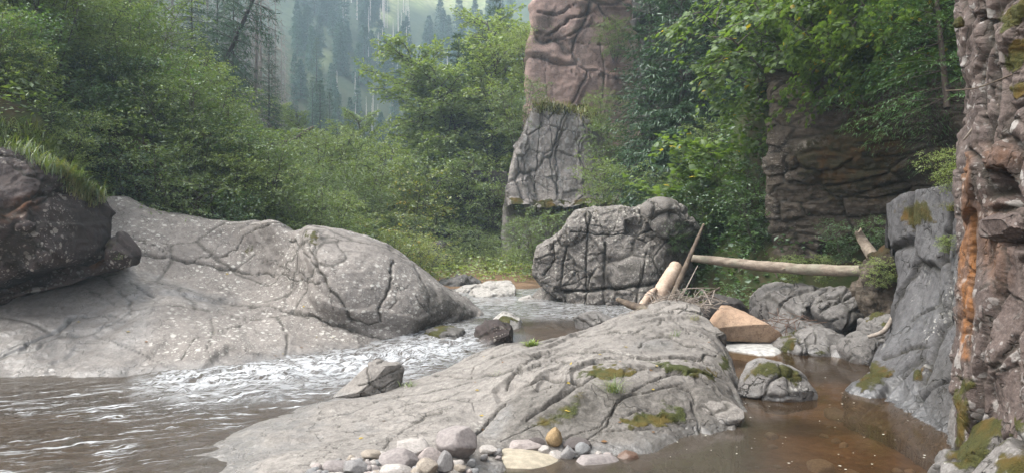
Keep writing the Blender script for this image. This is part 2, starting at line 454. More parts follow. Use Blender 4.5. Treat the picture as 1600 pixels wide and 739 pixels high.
M['tan'] = rock_mat('tan_boulder_rock', (.33, .22, .15), (.38, .27, .19), (.27, .17, .11), lichen=0, cracknet=.3, bump=.4)
M['flat'] = rock_mat('pale_flat_rock', (.30, .28, .26), (.37, .35, .32), (.22, .2, .19), lichen=.3, cracknet=.6, bump=.5)
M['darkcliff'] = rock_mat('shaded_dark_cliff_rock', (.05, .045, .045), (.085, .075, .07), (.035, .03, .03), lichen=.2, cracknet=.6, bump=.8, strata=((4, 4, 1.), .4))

# ------------------------------------------------------------------ ground
def left_edge(y): return np.interp(y, [0, 9, 12, 14, 18, 25, 40, 60, 100, 260], [-9, -7, -4.5, -3.2, -2.6, -3.2, -6.5, -11, -22, -60])
def right_edge(y): return np.interp(y, [0, 9, 12, 15, 20, 28, 40, 60, 100, 260], [6, 6, 5.0, 3.2, 3.0, 2.4, 1.0, 0, -4, -10])

def ground_z(x, y):
    x = np.asarray(x, float); y = np.asarray(y, float)
    p = np.stack([x, y, np.zeros_like(x)], -1).reshape(-1, 3)
    nz = fbm(p, .35, 4, 5).reshape(x.shape); nf = fbm(p, 1.7, 3, 8).reshape(x.shape)
    floor = -.34 + .06 * nf + .55 * sstep(15.5, 19, y)
    floor = floor + .03 * np.maximum(y - 20, 0)
    # pebble bar in front of the middle rock
    bar = np.exp(-(((x + .15) / 1.15) ** 4 + ((y - 4.55) / 1.0) ** 4))
    floor = floor + .38 * bar
    dl = left_edge(y) - x
    left = .30 + .74 * dl + .5 * nz * np.clip(dl, 0, 3) / 2 + .08 * nf
    left = floor + (left - floor) * sstep(-.5, .8, dl) * sstep(12.3, 14.2, y)
    kn = 1.72 + .62 * (-5.0 - x) + .25 * (y - 10.2) + .12 * nf
    kn = floor + (kn - floor) * sstep(.05, .75, -x - .545 * y) * sstep(10.7, 11.3, y)
    bank = 1.0 + .55 * (-8.6 - x) + .2 * nz
    bank = floor + (bank - floor) * sstep(8.2, 9.4, -x) * sstep(3, 7.5, y)
    kn = np.maximum(kn, bank)
    dr = x - right_edge(y)
    right = .35 + 1.05 * dr + .4 * nz * np.clip(dr, 0, 3) / 2 + .08 * nf
    right = floor + (right - floor) * sstep(-.4, .8, dr) * sstep(12.6, 14, y)
    top = 3.5 + .55 * (y - 13.3) + .25 * nz + .3 * np.maximum(x - 5, 0)
    top = floor + (top - floor) * np.maximum(sstep(14.2, 14.9, y) * sstep(4.3, 5.1, x) * (1 - sstep(16, 20, y)), sstep(6.2, 7.4, x) * sstep(3, 6, y) * (1 - sstep(16, 20, y)))
    z = np.maximum.reduce([floor, left, kn, right, top])
    lim = 30 + 3 * nz
    z = np.where(z > lim, lim + (z - lim) * .12, z)
    hx = np.abs(x + 20) * .0
    hill = .52 * (y - 92) + 5 * fbm(p, .018, 3, 21).reshape(x.shape) + hx
    z = z + np.maximum(hill, 0) * sstep(86, 100, y)
    return z

def build_ground():
    def axis(lo, hi, a, b, fine, g):
        c = list(np.arange(a, b, fine)); s = fine
        while c[-1] < hi: s *= g; c.append(c[-1] + s)
        c[-1] = hi; s = fine; l = [a]
        while l[-1] > lo: s *= g; l.append(l[-1] - s)
        l[-1] = lo
        return np.array(l[:0:-1] + c)
    xs = axis(-110, 90, -11, 8.5, .13, 1.09); ys = axis(-14, 240, 2.5, 30, .14, 1.06)
    X, Y = np.meshgrid(xs, ys)
    Z = ground_z(X, Y)
    V = np.stack([X, Y, Z], -1).reshape(-1, 3)
    bed = 1 - sstep(.0, .5, V[:, 2] - .25 * sstep(15, 19, V[:, 1]))
    bed = bed * (1 - sstep(24, 34, V[:, 1]))
    hill = sstep(90, 130, V[:, 1])
    mead = hill * np.maximum.reduce([in_poly(proj(V), q, 6) for q in ([(596, -60), (780, -60), (770, 22), (690, 16), (640, 12), (600, 6)], [(572, 20), (622, 16), (612, 44), (580, 46)], [(476, 112), (512, 84), (516, 92), (480, 118)])])
    mask = np.stack([bed, hill, mead, bed * 0 + 1], 1)
    t = NT('forest_ground'); v = t.obj()
    at = t.n('ShaderNodeAttribute', attribute_name='mask'); sep = t.n('ShaderNodeSeparateColor'); t.l(at.outputs['Color'], sep.inputs[0])
    n1 = t.noise(v, .7, 5, .6); n2 = t.noise(v, 5, 5, .7); n3 = t.noise(v, 30, 4, .7)
    soil = t.mix(t.ramp(n1, .4, .6), (.045, .055, .018), (.05, .036, .02)); soil = t.mix(t.ramp(n2, .4, .65), soil, (.03, .045, .012))
    peb = t.voro(v, 14, out='Color'); pd = t.voro(v, 14)
    bedc = t.mix(t.ramp(n2, .35, .65), (.125, .072, .036), (.20, .125, .068)); bedc = t.mix(t.math('MULTIPLY', t.n_sep(peb), .5), bedc, (.24, .17, .12))
    bedc = t.mix(t.ramp(n1, .45, .62, 0, .75), bedc, (.055, .034, .018))
    nh = t.noise(v, .06, 4, .6)
    hillc = t.mix(t.ramp(nh, .4, .6), (.20, .23, .10), (.32, .33, .17)); hillc = t.mix(t.ramp(n1, .4, .6, 0, .5), hillc, (.07, .09, .03))
    col = t.mix(sep.outputs[0], soil, bedc); dk = t.mix(t.ramp(n1, .4, .6), (.035, .052, .03), (.055, .075, .042)); col = t.mix(sep.outputs[1], col, dk); col = t.mix(sep.outputs[2], col, hillc)
    hh = t.math('ADD', t.math('MULTIPLY', n2, .5), t.math('ADD', t.math('MULTIPLY', n3, .2), t.math('MULTIPLY', t.math('MULTIPLY', pd, -.6), sep.outputs[0])))
    m = t.done(t.bsdf(col, .9, t.bump(hh, .6, .06), .2))
    link_mesh('ground', V, [grid_faces(len(ys), len(xs))[:, ::-1]], m, kind='structure', attrs={'mask': mask}, surf=True)
    # ground runs to the horizon all round: handled by the sheet's own extent behind hills
build_ground()

# ------------------------------------------------------------------ rocks
def col(*pts): return list(pts)
hump_cols = [
    col((-420, 470, 11.4), (-420, 500, 10.4), (-420, 530, 9.4), (-420, 560, 8.9), (-410, 580, 8.5), (-400, 596, 8.2), (-390, 615, 8.0)),
    col((-110, 470, 11.4), (-110, 500, 10.4), (-110, 530, 9.4), (-110, 560, 8.9), (-105, 580, 8.5), (-100, 596, 8.2), (-90, 615, 8.0)),
    col((0, 440, 11.6), (0, 470, 10.6), (0, 500, 9.75), (0, 530, 9.3), (0, 560, 8.95), (0, 588, 8.6), (0, 606, 8.3)),
    col((75, 380, 12.2), (70, 430, 11.0), (70, 475, 10.2), (75, 515, 9.6), (80, 550, 9.15), (90, 588, 8.6), (95, 606, 8.3)),
    col((158, 312, 12.6), (165, 375, 11.9), (172, 425, 11.2), (178, 470, 10.4), (185, 520, 9.7), (190, 587, 8.6), (195, 605, 8.3)),
    col((235, 328, 12.7), (242, 380, 12.1), (248, 432, 11.6), (252, 458, 10.9), (258, 495, 10.1), (266, 583, 8.75), (268, 602, 8.4)),
    col((320, 347, 12.9), (335, 392, 12.5), (345, 432, 12.1), (350, 464, 11.6), (356, 503, 10.4), (365, 577, 8.95), (367, 596, 8.6)),
    col((385, 351, 12.9), (385, 390, 12.6), (388, 430, 12.25), (392, 462, 11.8), (398, 500, 10.7), (402, 570, 9.25), (404, 588, 8.9)),
    col((428, 345, 12.5), (424, 385, 12.4), (424, 425, 12.2), (430, 458, 11.7), (440, 500, 10.75), (440, 562, 9.6), (440, 580, 9.2)),
    col((455, 359, 12.4), (458, 392, 12.0), (465, 430, 11.6), (472, 466, 11.25), (480, 508, 10.75), (482, 556, 9.85), (482, 575, 9.45)),
    col((487, 351, 12.1), (495, 390, 11.3), (505, 430, 10.95), (515, 470, 10.8), (520, 510, 10.8), (520, 551, 10.1), (520, 570, 9.7)),
    col((570, 372, 12.3), (585, 410, 11.5), (590, 450, 11.1), (595, 485, 10.95), (600, 520, 10.9), (600, 543, 10.6), (600, 560, 10.2)),
    col((632, 405, 12.5), (640, 440, 11.65), (650, 470, 11.3), (655, 497, 11.2), (655, 518, 11.3), (655, 538, 11.3), (655, 556, 11.0)),
    col((690, 444, 12.9), (700, 462, 12.35), (705, 482, 12.1), (706, 498, 12.1), (702, 512, 12.2), (700, 532, 12.2), (700, 550, 12.)),
    col((735, 478, 13.2), (742, 488, 12.9), (745, 498, 12.8), (745, 508, 12.8), (743, 518, 12.8), (743, 532, 12.7), (743, 550, 12.6)),
    col((775, 500, 13.9), (778, 506, 13.7), (778, 512, 13.5), (778, 518, 13.4), (778, 526, 13.3), (778, 536, 13.2), (778, 550, 13.1)),
]
hump_cracks = [
    ([(170, 378), (200, 390), (240, 402), (258, 403), (300, 408), (340, 420), (370, 424)], .022, .06),
    ([(300, 408), (330, 396), (350, 380)], .010, .02), ([(335, 405), (370, 385), (395, 362), (420, 352)], .014, .03),
    ([(200, 365), (235, 385), (262, 398)], .010, .02),
    ([(482, 380), (492, 405), (500, 425), (515, 450), (535, 478), (550, 500)], .026, .06),
    ([(455, 372), (475, 395), (497, 420), (508, 440)], .018, .035), ([(497, 362), (494, 385), (488, 400)], .014, .03),
    ([(613, 405), (613, 425), (605, 450), (597, 470), (594, 500)], .028, .07), ([(612, 440), (625, 455), (640, 448)], .012, .025),
    ([(646, 462), (660, 475), (675, 495)], .014, .03), ([(618, 450), (618, 470), (608, 485)], .012, .02),
    ([(430, 482), (480, 488), (520, 505), (560, 517), (600, 528), (640, 540)], .03, .07),
    ([(400, 432), (440, 428), (470, 440), (500, 443)], .012, .025), ([(490, 443), (470, 428), (440, 415), (410, 408)], .008, .02),
    ([(0, 556), (40, 540), (80, 520), (118, 498)], .025, .05), ([(118, 498), (150, 490), (180, 494)], .012, .02),
    ([(200, 440), (225, 455), (240, 462)], .02, .03), ([(140, 455), (180, 475), (205, 488)], .010, .02),
    ([(330, 500), (333, 520), (322, 545)], .012, .02), ([(280, 560), (310, 530), (345, 515), (390, 503)], .010, .02),
    ([(345, 468), (400, 480), (430, 482)], .012, .03), ([(550, 500), (575, 505), (597, 502)], .012, .03),
    ([(400, 400), (375, 415), (360, 424), (430, 432)], .012, .03),
]
patch('rock_hump', hump_cols, 230, 560, M['hump'], dict(seed=4, noise=[(.08, .7, 3, False), (.045, 1.9, 4, False), (.014, 7, 4, False)], terrace=[(.045, .33, (.35, -.35, .87))], blocks=[(.02, (.5, .7, .8), .015, .015)], cracks=hump_cracks, wetline=.14,
      paint=[(1, [(-60, 490), (120, 425), (215, 430), (240, 470), (235, 520), (200, 560), (60, 590), (-60, 595)], 18, .85),
             (1, [(225, 425), (300, 452), (375, 470), (330, 480), (255, 460)], 6, 1.),
             (2, [(655, 450), (690, 452), (745, 490), (745, 510), (690, 505), (640, 520), (662, 490)], 7, .62),  # shade on the turned-away right end, painted dark
             (0, [(475, 360), (500, 355), (498, 385), (480, 378)], 4, .8), (0, [(385, 385), (400, 380), (392, 412), (382, 404)], 4, .7),
             (0, [(600, 385), (640, 405), (655, 425), (620, 402)], 5, .55), (0, [(560, 515), (640, 525), (655, 545), (600, 542)], 6, .5)]),
      'smooth pale grey rock hump with white lichen spots sloping down to the rapids', 'rock', back=[(.05, .55, -.1), (.1, 1.3, -.7), (.1, 2., -2.2)], skirt=(0, .1, -1.))

island_cols = [
    col((150, 800, 4.95), (180, 830, 4.6), (200, 870, 4.2), (210, 900, 4.0), (220, 950, 3.7), (230, 1000, 3.4), (240, 1050, 3.1)),
    col((300, 712, 5.75), (340, 730, 5.35), (370, 755, 4.9), (400, 790, 4.45), (420, 840, 4.), (440, 900, 3.6), (450, 960, 3.3)),
    col((430, 650, 6.8), (452, 668, 6.2), (480, 700, 5.5), (510, 742, 4.9), (530, 790, 4.4), (540, 850, 3.9), (550, 930, 3.5)),
    col((522, 618, 7.55), (552, 640, 6.7), (590, 672, 6.0), (612, 710, 5.3), (620, 760, 4.65), (635, 830, 4.), (640, 900, 3.6)),
    col((640, 598, 8.0), (660, 616, 7.1), (680, 642, 6.3), (697, 680, 5.65), (705, 715, 5.2), (710, 780, 4.6), (715, 860, 4.1)),
    col((728, 562, 8.9), (735, 582, 7.8), (745, 612, 6.9), (752, 650, 6.25), (758, 690, 5.7), (768, 740, 5.25), (775, 800, 4.8)),
    col((790, 541, 8.9), (795, 560, 8.0), (798, 590, 7.0), (800, 622, 6.5), (800, 662, 5.98), (800, 695, 5.72), (800, 750, 5.45)),
    col((862, 537, 8.9), (868, 555, 8.0), (872, 580, 7.0), (872, 607, 6.5), (870, 652, 6.1), (870, 692, 5.8), (870, 750, 5.5)),
    col((930, 513, 9.5), (925, 535, 8.3), (920, 562, 7.2), (918, 588, 6.6), (918, 640, 6.2), (918, 692, 5.82), (918, 750, 5.5)),
    col((995, 490, 10.1), (1000, 520, 8.6), (1000, 555, 7.5), (1000, 588, 6.75), (1000, 640, 6.3), (1000, 694, 5.85), (1000, 750, 5.5)),
    col((1068, 490, 10.0), (1075, 520, 8.8), (1080, 555, 7.7), (1080, 588, 7.0), (1075, 640, 6.5), (1065, 692, 6.05), (1060, 750, 5.6)),
    col((1108, 506, 9.7), (1122, 530, 9.1), (1130, 560, 8.3), (1136, 600, 7.4), (1138, 640, 6.75), (1130, 675, 6.35), (1120, 730, 5.9)),
    col((1128, 545, 10.1), (1142, 565, 9.5), (1152, 600, 8.4), (1158, 640, 7.2), (1155, 680, 6.55), (1145, 710, 6.25), (1140, 760, 5.9)),
]
island_cracks = [
    ([(640, 580), (690, 585), (740, 590), (800, 575), (860, 548)], .02, .035), ([(735, 590), (745, 570), (770, 556), (800, 548)], .014, .03),
    ([(790, 605), (805, 580), (830, 562), (880, 550), (950, 548), (1010, 560), (1080, 560), (1120, 555)], .022, .04),
    ([(600, 700), (612, 685), (640, 668), (665, 650), (690, 645)], .013, .03), ([(500, 655), (540, 645), (600, 625), (680, 612), (740, 598)], .010, .02),
    ([(520, 668), (580, 650), (650, 628), (700, 620)], .008, .015), ([(740, 680), (760, 655), (790, 630), (810, 605), (850, 590), (910, 598)], .022, .05),
    ([(820, 660), (850, 640), (880, 615), (905, 598), (930, 590)], .02, .04), ([(915, 690), (950, 660), (965, 630), (985, 618), (1020, 610), (1060, 600)], .016, .035),
    ([(860, 690), (890, 680), (935, 665), (960, 640)], .012, .03), ([(990, 610), (1010, 595), (1050, 585), (1090, 580), (1130, 590)], .016, .035),
    ([(1080, 630), (1085, 645), (1090, 665), (1100, 680)], .022, .05), ([(1085, 630), (1080, 612), (1060, 604)], .016, .035),
    ([(975, 650), (1010, 640), (1045, 650), (1070, 665)], .014, .03), ([(1000, 545), (1010, 530), (1040, 525), (1065, 540), (1100, 545)], .02, .04),
    ([(900, 525), (950, 520), (1000, 518), (1040, 500)], .014, .025), ([(1055, 500), (1075, 520), (1110, 528)], .016, .03),
    ([(860, 565), (910, 570), (960, 565), (1000, 575), (1040, 572)], .012, .025), ([(930, 675), (980, 668), (1040, 672)], .012, .02),
    ([(780, 690), (830, 672), (880, 650)], .01, .02), ([(820, 595), (840, 610), (870, 600)], .012, .03),
]
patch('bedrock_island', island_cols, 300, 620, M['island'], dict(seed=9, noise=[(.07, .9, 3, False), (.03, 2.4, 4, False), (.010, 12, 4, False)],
      terr_x=(700, 860), terrace=[(.038, .17, (.30, -.42, .85)), (.014, .07, (.2, -.5, .8))], cracks=island_cracks, cw=.42, wetline=.09, warp=8, moss_up=(.45, .32),
      pits=[([(775, 612), (800, 600), (812, 604), (800, 618), (780, 628)], .05, 5)],
      paint=[(0, [(815, 672), (850, 640), (905, 600), (925, 605), (905, 655), (870, 678)], 12, .72), (2, [(815, 672), (850, 640), (905, 600), (960, 605), (925, 665), (870, 678)], 14, .75),
             (0, [(975, 655), (1020, 645), (1065, 640), (1070, 652), (1030, 665), (985, 662)], 5, 1.2), (0, [(900, 590), (930, 575), (985, 572), (1000, 580), (950, 590)], 5, 1.1),
             (0, [(1010, 565), (1060, 570), (1120, 580), (1110, 590), (1060, 582)], 5, 1.1), (0, [(1110, 555), (1140, 550), (1150, 580), (1130, 578)], 6, .9),
             (0, [(860, 590), (900, 575), (905, 583), (870, 596)], 4, .5), (0, [(1020, 630), (1040, 620), (1070, 645), (1050, 650)], 5, .6),
             (0, [(740, 575), (770, 560), (775, 570), (750, 585)], 4, .4), (0, [(635, 668), (670, 645), (680, 650), (640, 675)], 4, .5),
             (1, [(745, 680), (770, 650), (795, 632), (800, 645), (775, 680)], 6, .9), (1, [(985, 540), (1010, 530), (1050, 535), (1050, 548), (990, 550)], 5, .8),
             (2, [(740, 690), (900, 695), (1100, 690), (1100, 720), (740, 720)], 14, .4), (2, [(800, 620), (900, 590), (1000, 590), (1150, 590), (1160, 680), (900, 705), (760, 700)], 16, .45), (0, [(800, 620), (900, 590), (1100, 600), (1100, 690), (800, 700)], 30, .34)]),  # front face darkened: grime and moss, with its shade painted in
      'long grey bedrock outcrop with mossy cracks between the rapids and the brown pool', 'rock', back=[(0, .35, -.12), (0, .8, -.5), (0, 1.2, -1.2)], skirt=(0, .1, -.8))

def std(seed, big=.05, mid=.02, **kw):
    d = dict(seed=seed, noise=[(big, 1.6, 3, False), (mid, 5, 4, False), (mid * .5, 13, 4, False)], blocks=[(big * .9, (1.9, 1.9, 2.4), .02, .03)], wetline=.1); d.update(kw); return d

# left bank
rock('dark_boulder', [(-120, 250), (-30, 225), (20, 238), (62, 262), (95, 298), (130, 312), (160, 328), (166, 350), (148, 386), (100, 414), (30, 436), (-60, 452), (-140, 450)], 10.1, 1.0, M['dark'],
     dict(seed=21, noise=[(.12, 1.1, 3, False), (.06, 2.4, 4, True), (.03, 8, 4, False)], blocks=[(.07, (1., 1., 1.6), .04, .04)], cracks=[([(0, 330), (60, 305), (100, 300)], .06, .10), ([(-20, 345), (40, 330), (95, 300)], .04, .06), ([(95, 315), (130, 325), (150, 345)], .015, .03), ([(20, 260), (60, 280), (95, 300)], .03, .05)],
          paint=[(3, [(0, 325), (55, 305), (60, 325), (0, 345)], 10, .8), (2, [(60, 320), (150, 320), (150, 380), (80, 390)], 20, .4)]),
     'dark brown lichen-flecked boulder under the grassy bank', 'boulder', level=7, e=.55, cuts=[(.3, -1, .2, .85), (0, -.8, -.6, .8)])
rock('brown_ledge', [(-120, 450), (0, 432), (95, 405), (140, 385), (172, 392), (188, 412), (172, 428), (110, 442), (40, 470), (-40, 500), (-120, 520)], 10.95, .9, M['wall'],
     std(22, .05, .03, cracks=[([(85, 465), (140, 440), (190, 428)], .03, .06), ([(0, 470), (60, 445), (90, 430)], .02, .04)], paint=[(3, [(130, 395), (165, 380), (175, 400), (145, 415)], 7, .9)]),
     'rusty brown wet ledge wedged below the dark boulder', 'rock', level=6, e=.6, cuts=[(0, -1, .5, .6)])
rock('dark_stone', [(168, 362), (182, 365), (200, 385), (212, 400), (208, 416), (190, 418), (176, 405), (166, 385)], 10.7, .35, M['dark'],
     std(23, .03, .015, moss_up=(.5, .1)), 'small dark mossy stone at the foot of the pale rock hump', 'stone', level=5)
# stones at the right end of the hump
rock('mossy_stone', [(655, 522), (672, 513), (700, 512), (722, 515), (745, 528), (735, 545), (690, 548), (660, 542)], 11.25, .4, M['mossyrock'],
     std(31, .05, .02, moss_up=(.9, -.1), paint=[(2, [(650, 500), (750, 500), (750, 530), (650, 530)], 8, .7)]), 'low dark mossy stone under the hump beside the rapids', 'stone', level=5)
rock('dark_stone', [(742, 512), (760, 500), (778, 500), (800, 512), (803, 530), (790, 546), (760, 546), (742, 535)], 11.0, .45, M['dark'],
     std(32, .04, .02), 'dark wet rounded stone beside the small round rock by the rapids', 'stone', level=5)
rock('round_rock', [(768, 503), (785, 488), (800, 492), (815, 498), (822, 512), (824, 530), (815, 545), (785, 545), (770, 528)], 11.8, .5, M['flat'],
     std(33, .03, .015, moss_up=(.7, .05)), 'small round pale rock at the lower end of the hump', 'rock', level=5)
rock('river_stone', [(520, 617), (545, 597), (570, 572), (585, 567), (622, 568), (632, 580), (627, 602), (618, 615), (570, 625)], 7.7, .35, M['island'],
     std(34, .02, .012, facets=2, cracks=[([(560, 600), (600, 590), (625, 575)], .01, .015)], paint=[(2, [(612, 570), (635, 570), (635, 615), (615, 615)], 4, .3), (0, [(590, 565), (628, 565), (625, 578), (590, 575)], 4, .35)]),
     'triangular grey stone standing in the rapids', 'stone', level=6, e=.5, cuts=[(-.5, -.8, .5, .55), (.7, -.8, .1, .6)])
# island block and lumps
rock('stone_block', [(1082, 648), (1090, 632), (1110, 627), (1145, 632), (1160, 640), (1155, 655), (1130, 668), (1105, 675), (1090, 668)], 6.6, .22, M['island'],
     std(35, .015, .012, cracks=[([(1090, 650), (1110, 660), (1108, 672)], .01, .02)]), 'cracked grey block at the pool end of the bedrock outcrop', 'rock', level=6, e=.5, cuts=[(.1, -.7, .7, .55), (-.8, -.5, .0, .7)])
rock('rounded_rock', [(1015, 500), (1018, 482), (1040, 473), (1068, 470), (1090, 476), (1098, 492), (1095, 510), (1050, 515)], 10.1, .45, M['island'],
     std(36, .04, .025, moss_up=(.4, .1), cracks=[([(1020, 488), (1060, 484), (1095, 490)], .012, .03), ([(1050, 484), (1055, 500)], .01, .02)]), 'rounded rock on top of the bedrock outcrop below the driftwood', 'rock', level=6)
rock('rounded_rock', [(1050, 520), (1060, 505), (1090, 500), (1115, 505), (1130, 518), (1133, 540), (1120, 552), (1070, 545)], 9.4, .4, M['island'],
     std(37, .03, .02, moss_up=(.5, .05), paint=[(2, [(1085, 515), (1133, 515), (1133, 550), (1085, 545)], 8, .4)]), 'bulging rock at the back corner of the outcrop near the tan boulder', 'rock', level=6)
# middle boulder
mb_out = [(838, 408), (842, 385), (862, 376), (880, 366), (892, 345), (900, 333), (940, 327), (975, 327), (990, 332), (1000, 322), (1022, 318), (1045, 318), (1060, 328), (1080, 345), (1092, 372), (1090, 400), (1085, 430), (1075, 470), (1060, 500), (980, 505), (915, 498), (872, 492), (868, 465), (848, 450), (838, 430)]
rock('big_boulder', mb_out, 15.6, 1.2, M['boulder'],
     dict(seed=41, facets=3, noise=[(.07, 1.3, 3, False), (.05, 3.5, 4, True), (.02, 9, 4, False)], blocks=[(.09, (.9, .8, .9), .035, .03), (.03, (2.8, 2.8, 3.4), .015, .03)], warp=5,
          cracks=[([(875, 458), (910, 455), (950, 452), (990, 446), (1040, 440)], .05, .16), ([(917, 330), (918, 380), (916, 430), (915, 452)], .03, .07), ([(946, 380), (944, 420), (940, 455), (945, 480)], .03, .07),
                  ([(885, 380), (878, 410), (876, 445)], .03, .09), ([(862, 378), (865, 405), (850, 430)], .035, .09), ([(1010, 395), (1006, 430), (998, 450), (995, 475)], .03, .07),
                  ([(990, 368), (1030, 355), (1048, 345)], .04, .1), ([(893, 360), (930, 366), (980, 366), (1010, 380)], .025, .06), ([(1000, 330), (1015, 345), (1040, 350)], .04, .1), ([(872, 450), (900, 440), (925, 430)], .02, .05)],
          pits=[([(978, 345), (996, 340), (1004, 352), (998, 366), (978, 366)], .22, 3), ([(868, 450), (884, 456), (885, 490), (862, 492)], .15, 4)],
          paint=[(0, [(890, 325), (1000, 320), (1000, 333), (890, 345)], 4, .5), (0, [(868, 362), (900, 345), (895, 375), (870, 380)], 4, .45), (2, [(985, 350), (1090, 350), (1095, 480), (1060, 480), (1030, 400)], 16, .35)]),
     'huge dark cracked boulder with pale lichen beside the driftwood', 'boulder', level=8, e=.45, cuts=[(-.55, -.85, 0, .72), (.7, -.7, 0, .78), (0, -.75, .65, .78)])
rock('angular_rock', [(1000, 350), (1006, 326), (1022, 316), (1044, 317), (1060, 328), (1078, 345), (1092, 366), (1075, 380), (1030, 372)], 15.1, .7, M['boulder'],
     dict(seed=40, facets=5, noise=[(.04, 2, 3, False), (.03, 5, 4, False)], blocks=[(.10, (1.6, 1.6, 1.6), .06, .05)], cracks=[([(1018, 318), (1012, 345), (1020, 370)], .04, .12), ([(1046, 320), (1050, 345), (1075, 360)], .04, .1)]),
     'angular lichen-covered block on the top right of the huge boulder', 'rock', level=6, e=.45)
rock('grey_stone', [(897, 498), (905, 486), (922, 485), (940, 491), (956, 497), (958, 512), (930, 525), (900, 522)], 11.5, .3, M['greyrock'],
     std(42, .02, .01), 'plain grey stone between the big boulder and the bedrock outcrop', 'stone', level=5, e=.6, cuts=[(-.7, -.7, .2, .65)])
rock('tan_boulder', [(1108, 522), (1115, 505), (1135, 479), (1150, 480), (1170, 490), (1195, 505), (1215, 520), (1212, 530), (1170, 532), (1120, 530)], 10.9, .5, M['tan'],
     dict(seed=43, facets=0, noise=[(.02, 2, 3, False), (.012, 8, 4, False)], paint=[(2, [(1110, 505), (1160, 505), (1190, 520), (1190, 535), (1110, 535)], 8, .25)]),  # shaded front below the lit top, painted darker
     'tan angular boulder beside the white sky sheen', 'boulder', level=6, e=.5, cuts=[(-.1, -.8, .55, .42), (.45, -.3, .8, .5), (0, -1, -.15, .5)])
# rocks by the log on the right
rock('grey_rock', [(1180, 492), (1182, 468), (1195, 452), (1220, 446), (1250, 445), (1280, 448), (1290, 470), (1280, 500), (1230, 512), (1190, 510)], 11.8, .7, M['greyrock'],
     std(44, .05, .03, cracks=[([(1215, 490), (1222, 470), (1240, 458), (1262, 452)], .025, .06)]), 'rounded grey rock with a curved crack below the fallen log', 'rock', level=6)
rock('grey_rock', [(1270, 500), (1262, 478), (1275, 462), (1310, 450), (1345, 448), (1368, 462), (1372, 490), (1355, 515), (1320, 535), (1285, 530)], 11.2, .7, M['greyrock'],
     std(45, .05, .035, blocks=[(.03, 2.2, .04, .06)], moss_up=(.5, .08), cracks=[([(1280, 490), (1315, 470), (1350, 455)], .03, .07), ([(1270, 475), (1310, 462), (1340, 450)], .02, .05), ([(1300, 505), (1330, 488), (1352, 475)], .02, .05)],
         paint=[(2, [(1320, 480), (1375, 465), (1375, 520), (1330, 530)], 8, .7)]), 'striped grey rock with dark overhang between the log and the pool', 'rock', level=6, e=.55, cuts=[(.5, -.7, -.5, .6)])
rock('mossy_rock', [(1205, 545), (1222, 525), (1250, 515), (1290, 510), (1315, 520), (1320, 545), (1310, 560), (1270, 565), (1225, 562)], 10.5, .55, M['mossyrock'],
     std(46, .04, .025, moss_up=(.65, .03), cracks=[([(1240, 520), (1255, 540), (1250, 560)], .02, .04)], paint=[(0, [(1210, 545), (1235, 520), (1255, 520), (1230, 555)], 5, .8), (0, [(1250, 552), (1290, 545), (1300, 550), (1260, 560)], 4, .8)]),
     'low grey rock with brown moss at the far edge of the pool', 'rock', level=6)
rock('grey_rock', [(1318, 545), (1325, 530), (1350, 520), (1372, 528), (1378, 550), (1365, 572), (1335, 575), (1320, 565)], 9.7, .4, M['greyrock'],
     std(47, .03, .02), 'small grey rock between the mossy rock and the leaning slab', 'rock', level=5)
rock('soil_hummock', [(1345, 470), (1352, 425), (1365, 400), (1390, 385), (1412, 390), (1425, 430), (1420, 470), (1400, 505), (1360, 505)], 10.6, .5, M['mosscliff'],
     std(48, .08, .05, moss_up=(1., -.4)), 'brown mossy root hummock at the right end of the fallen log', 'hummock', level=6)
rock('pool_rock', [(1148, 612), (1155, 592), (1178, 572), (1200, 563), (1235, 572), (1255, 588), (1268, 608), (1266, 625), (1210, 640), (1155, 630)], 7.75, .4, M['mossyrock'],
     std(49, .03, .02, paint=[(0, [(1160, 590), (1190, 565), (1230, 566), (1262, 595), (1240, 598), (1190, 585)], 6, .95)], cracks=[([(1175, 600), (1165, 625)], .012, .03), ([(1195, 595), (1190, 628)], .01, .02)]),
     'low moss-topped rock standing alone in the brown pool', 'rock', level=6)

rock('grey_rock', [(1290, 560), (1300, 535), (1330, 522), (1352, 535), (1350, 560), (1325, 572)], 10.15, .4, M['greyrock'], std(111, .05, .03), 'wedge of grey rock filling the gap behind the small grey rock', 'rock', level=5)
rock('grey_rock', [(1355, 540), (1362, 505), (1385, 490), (1415, 500), (1412, 545), (1385, 565)], 9.9, .5, M['greyrock'], std(112, .06, .04, moss_up=(.8, .0)), 'dark grey rock under the pale curved stick', 'rock', level=5)
rock('grey_rock', [(1190, 530), (1200, 505), (1235, 495), (1275, 502), (1285, 525), (1240, 540)], 11.1, .5, M['greyrock'], std(113, .05, .03), 'low dark rock covered with reddish twigs beside the tan boulder', 'rock', level=5)
rock('grey_rock', [(1060, 500), (1085, 470), (1115, 462), (1150, 470), (1180, 490), (1170, 520), (1100, 525)], 12.4, .7, M['darkcliff'], std(114, .08, .05, moss_up=(.8, .1)), 'dark shaded rock behind the tan boulder under the log', 'rock', level=5)
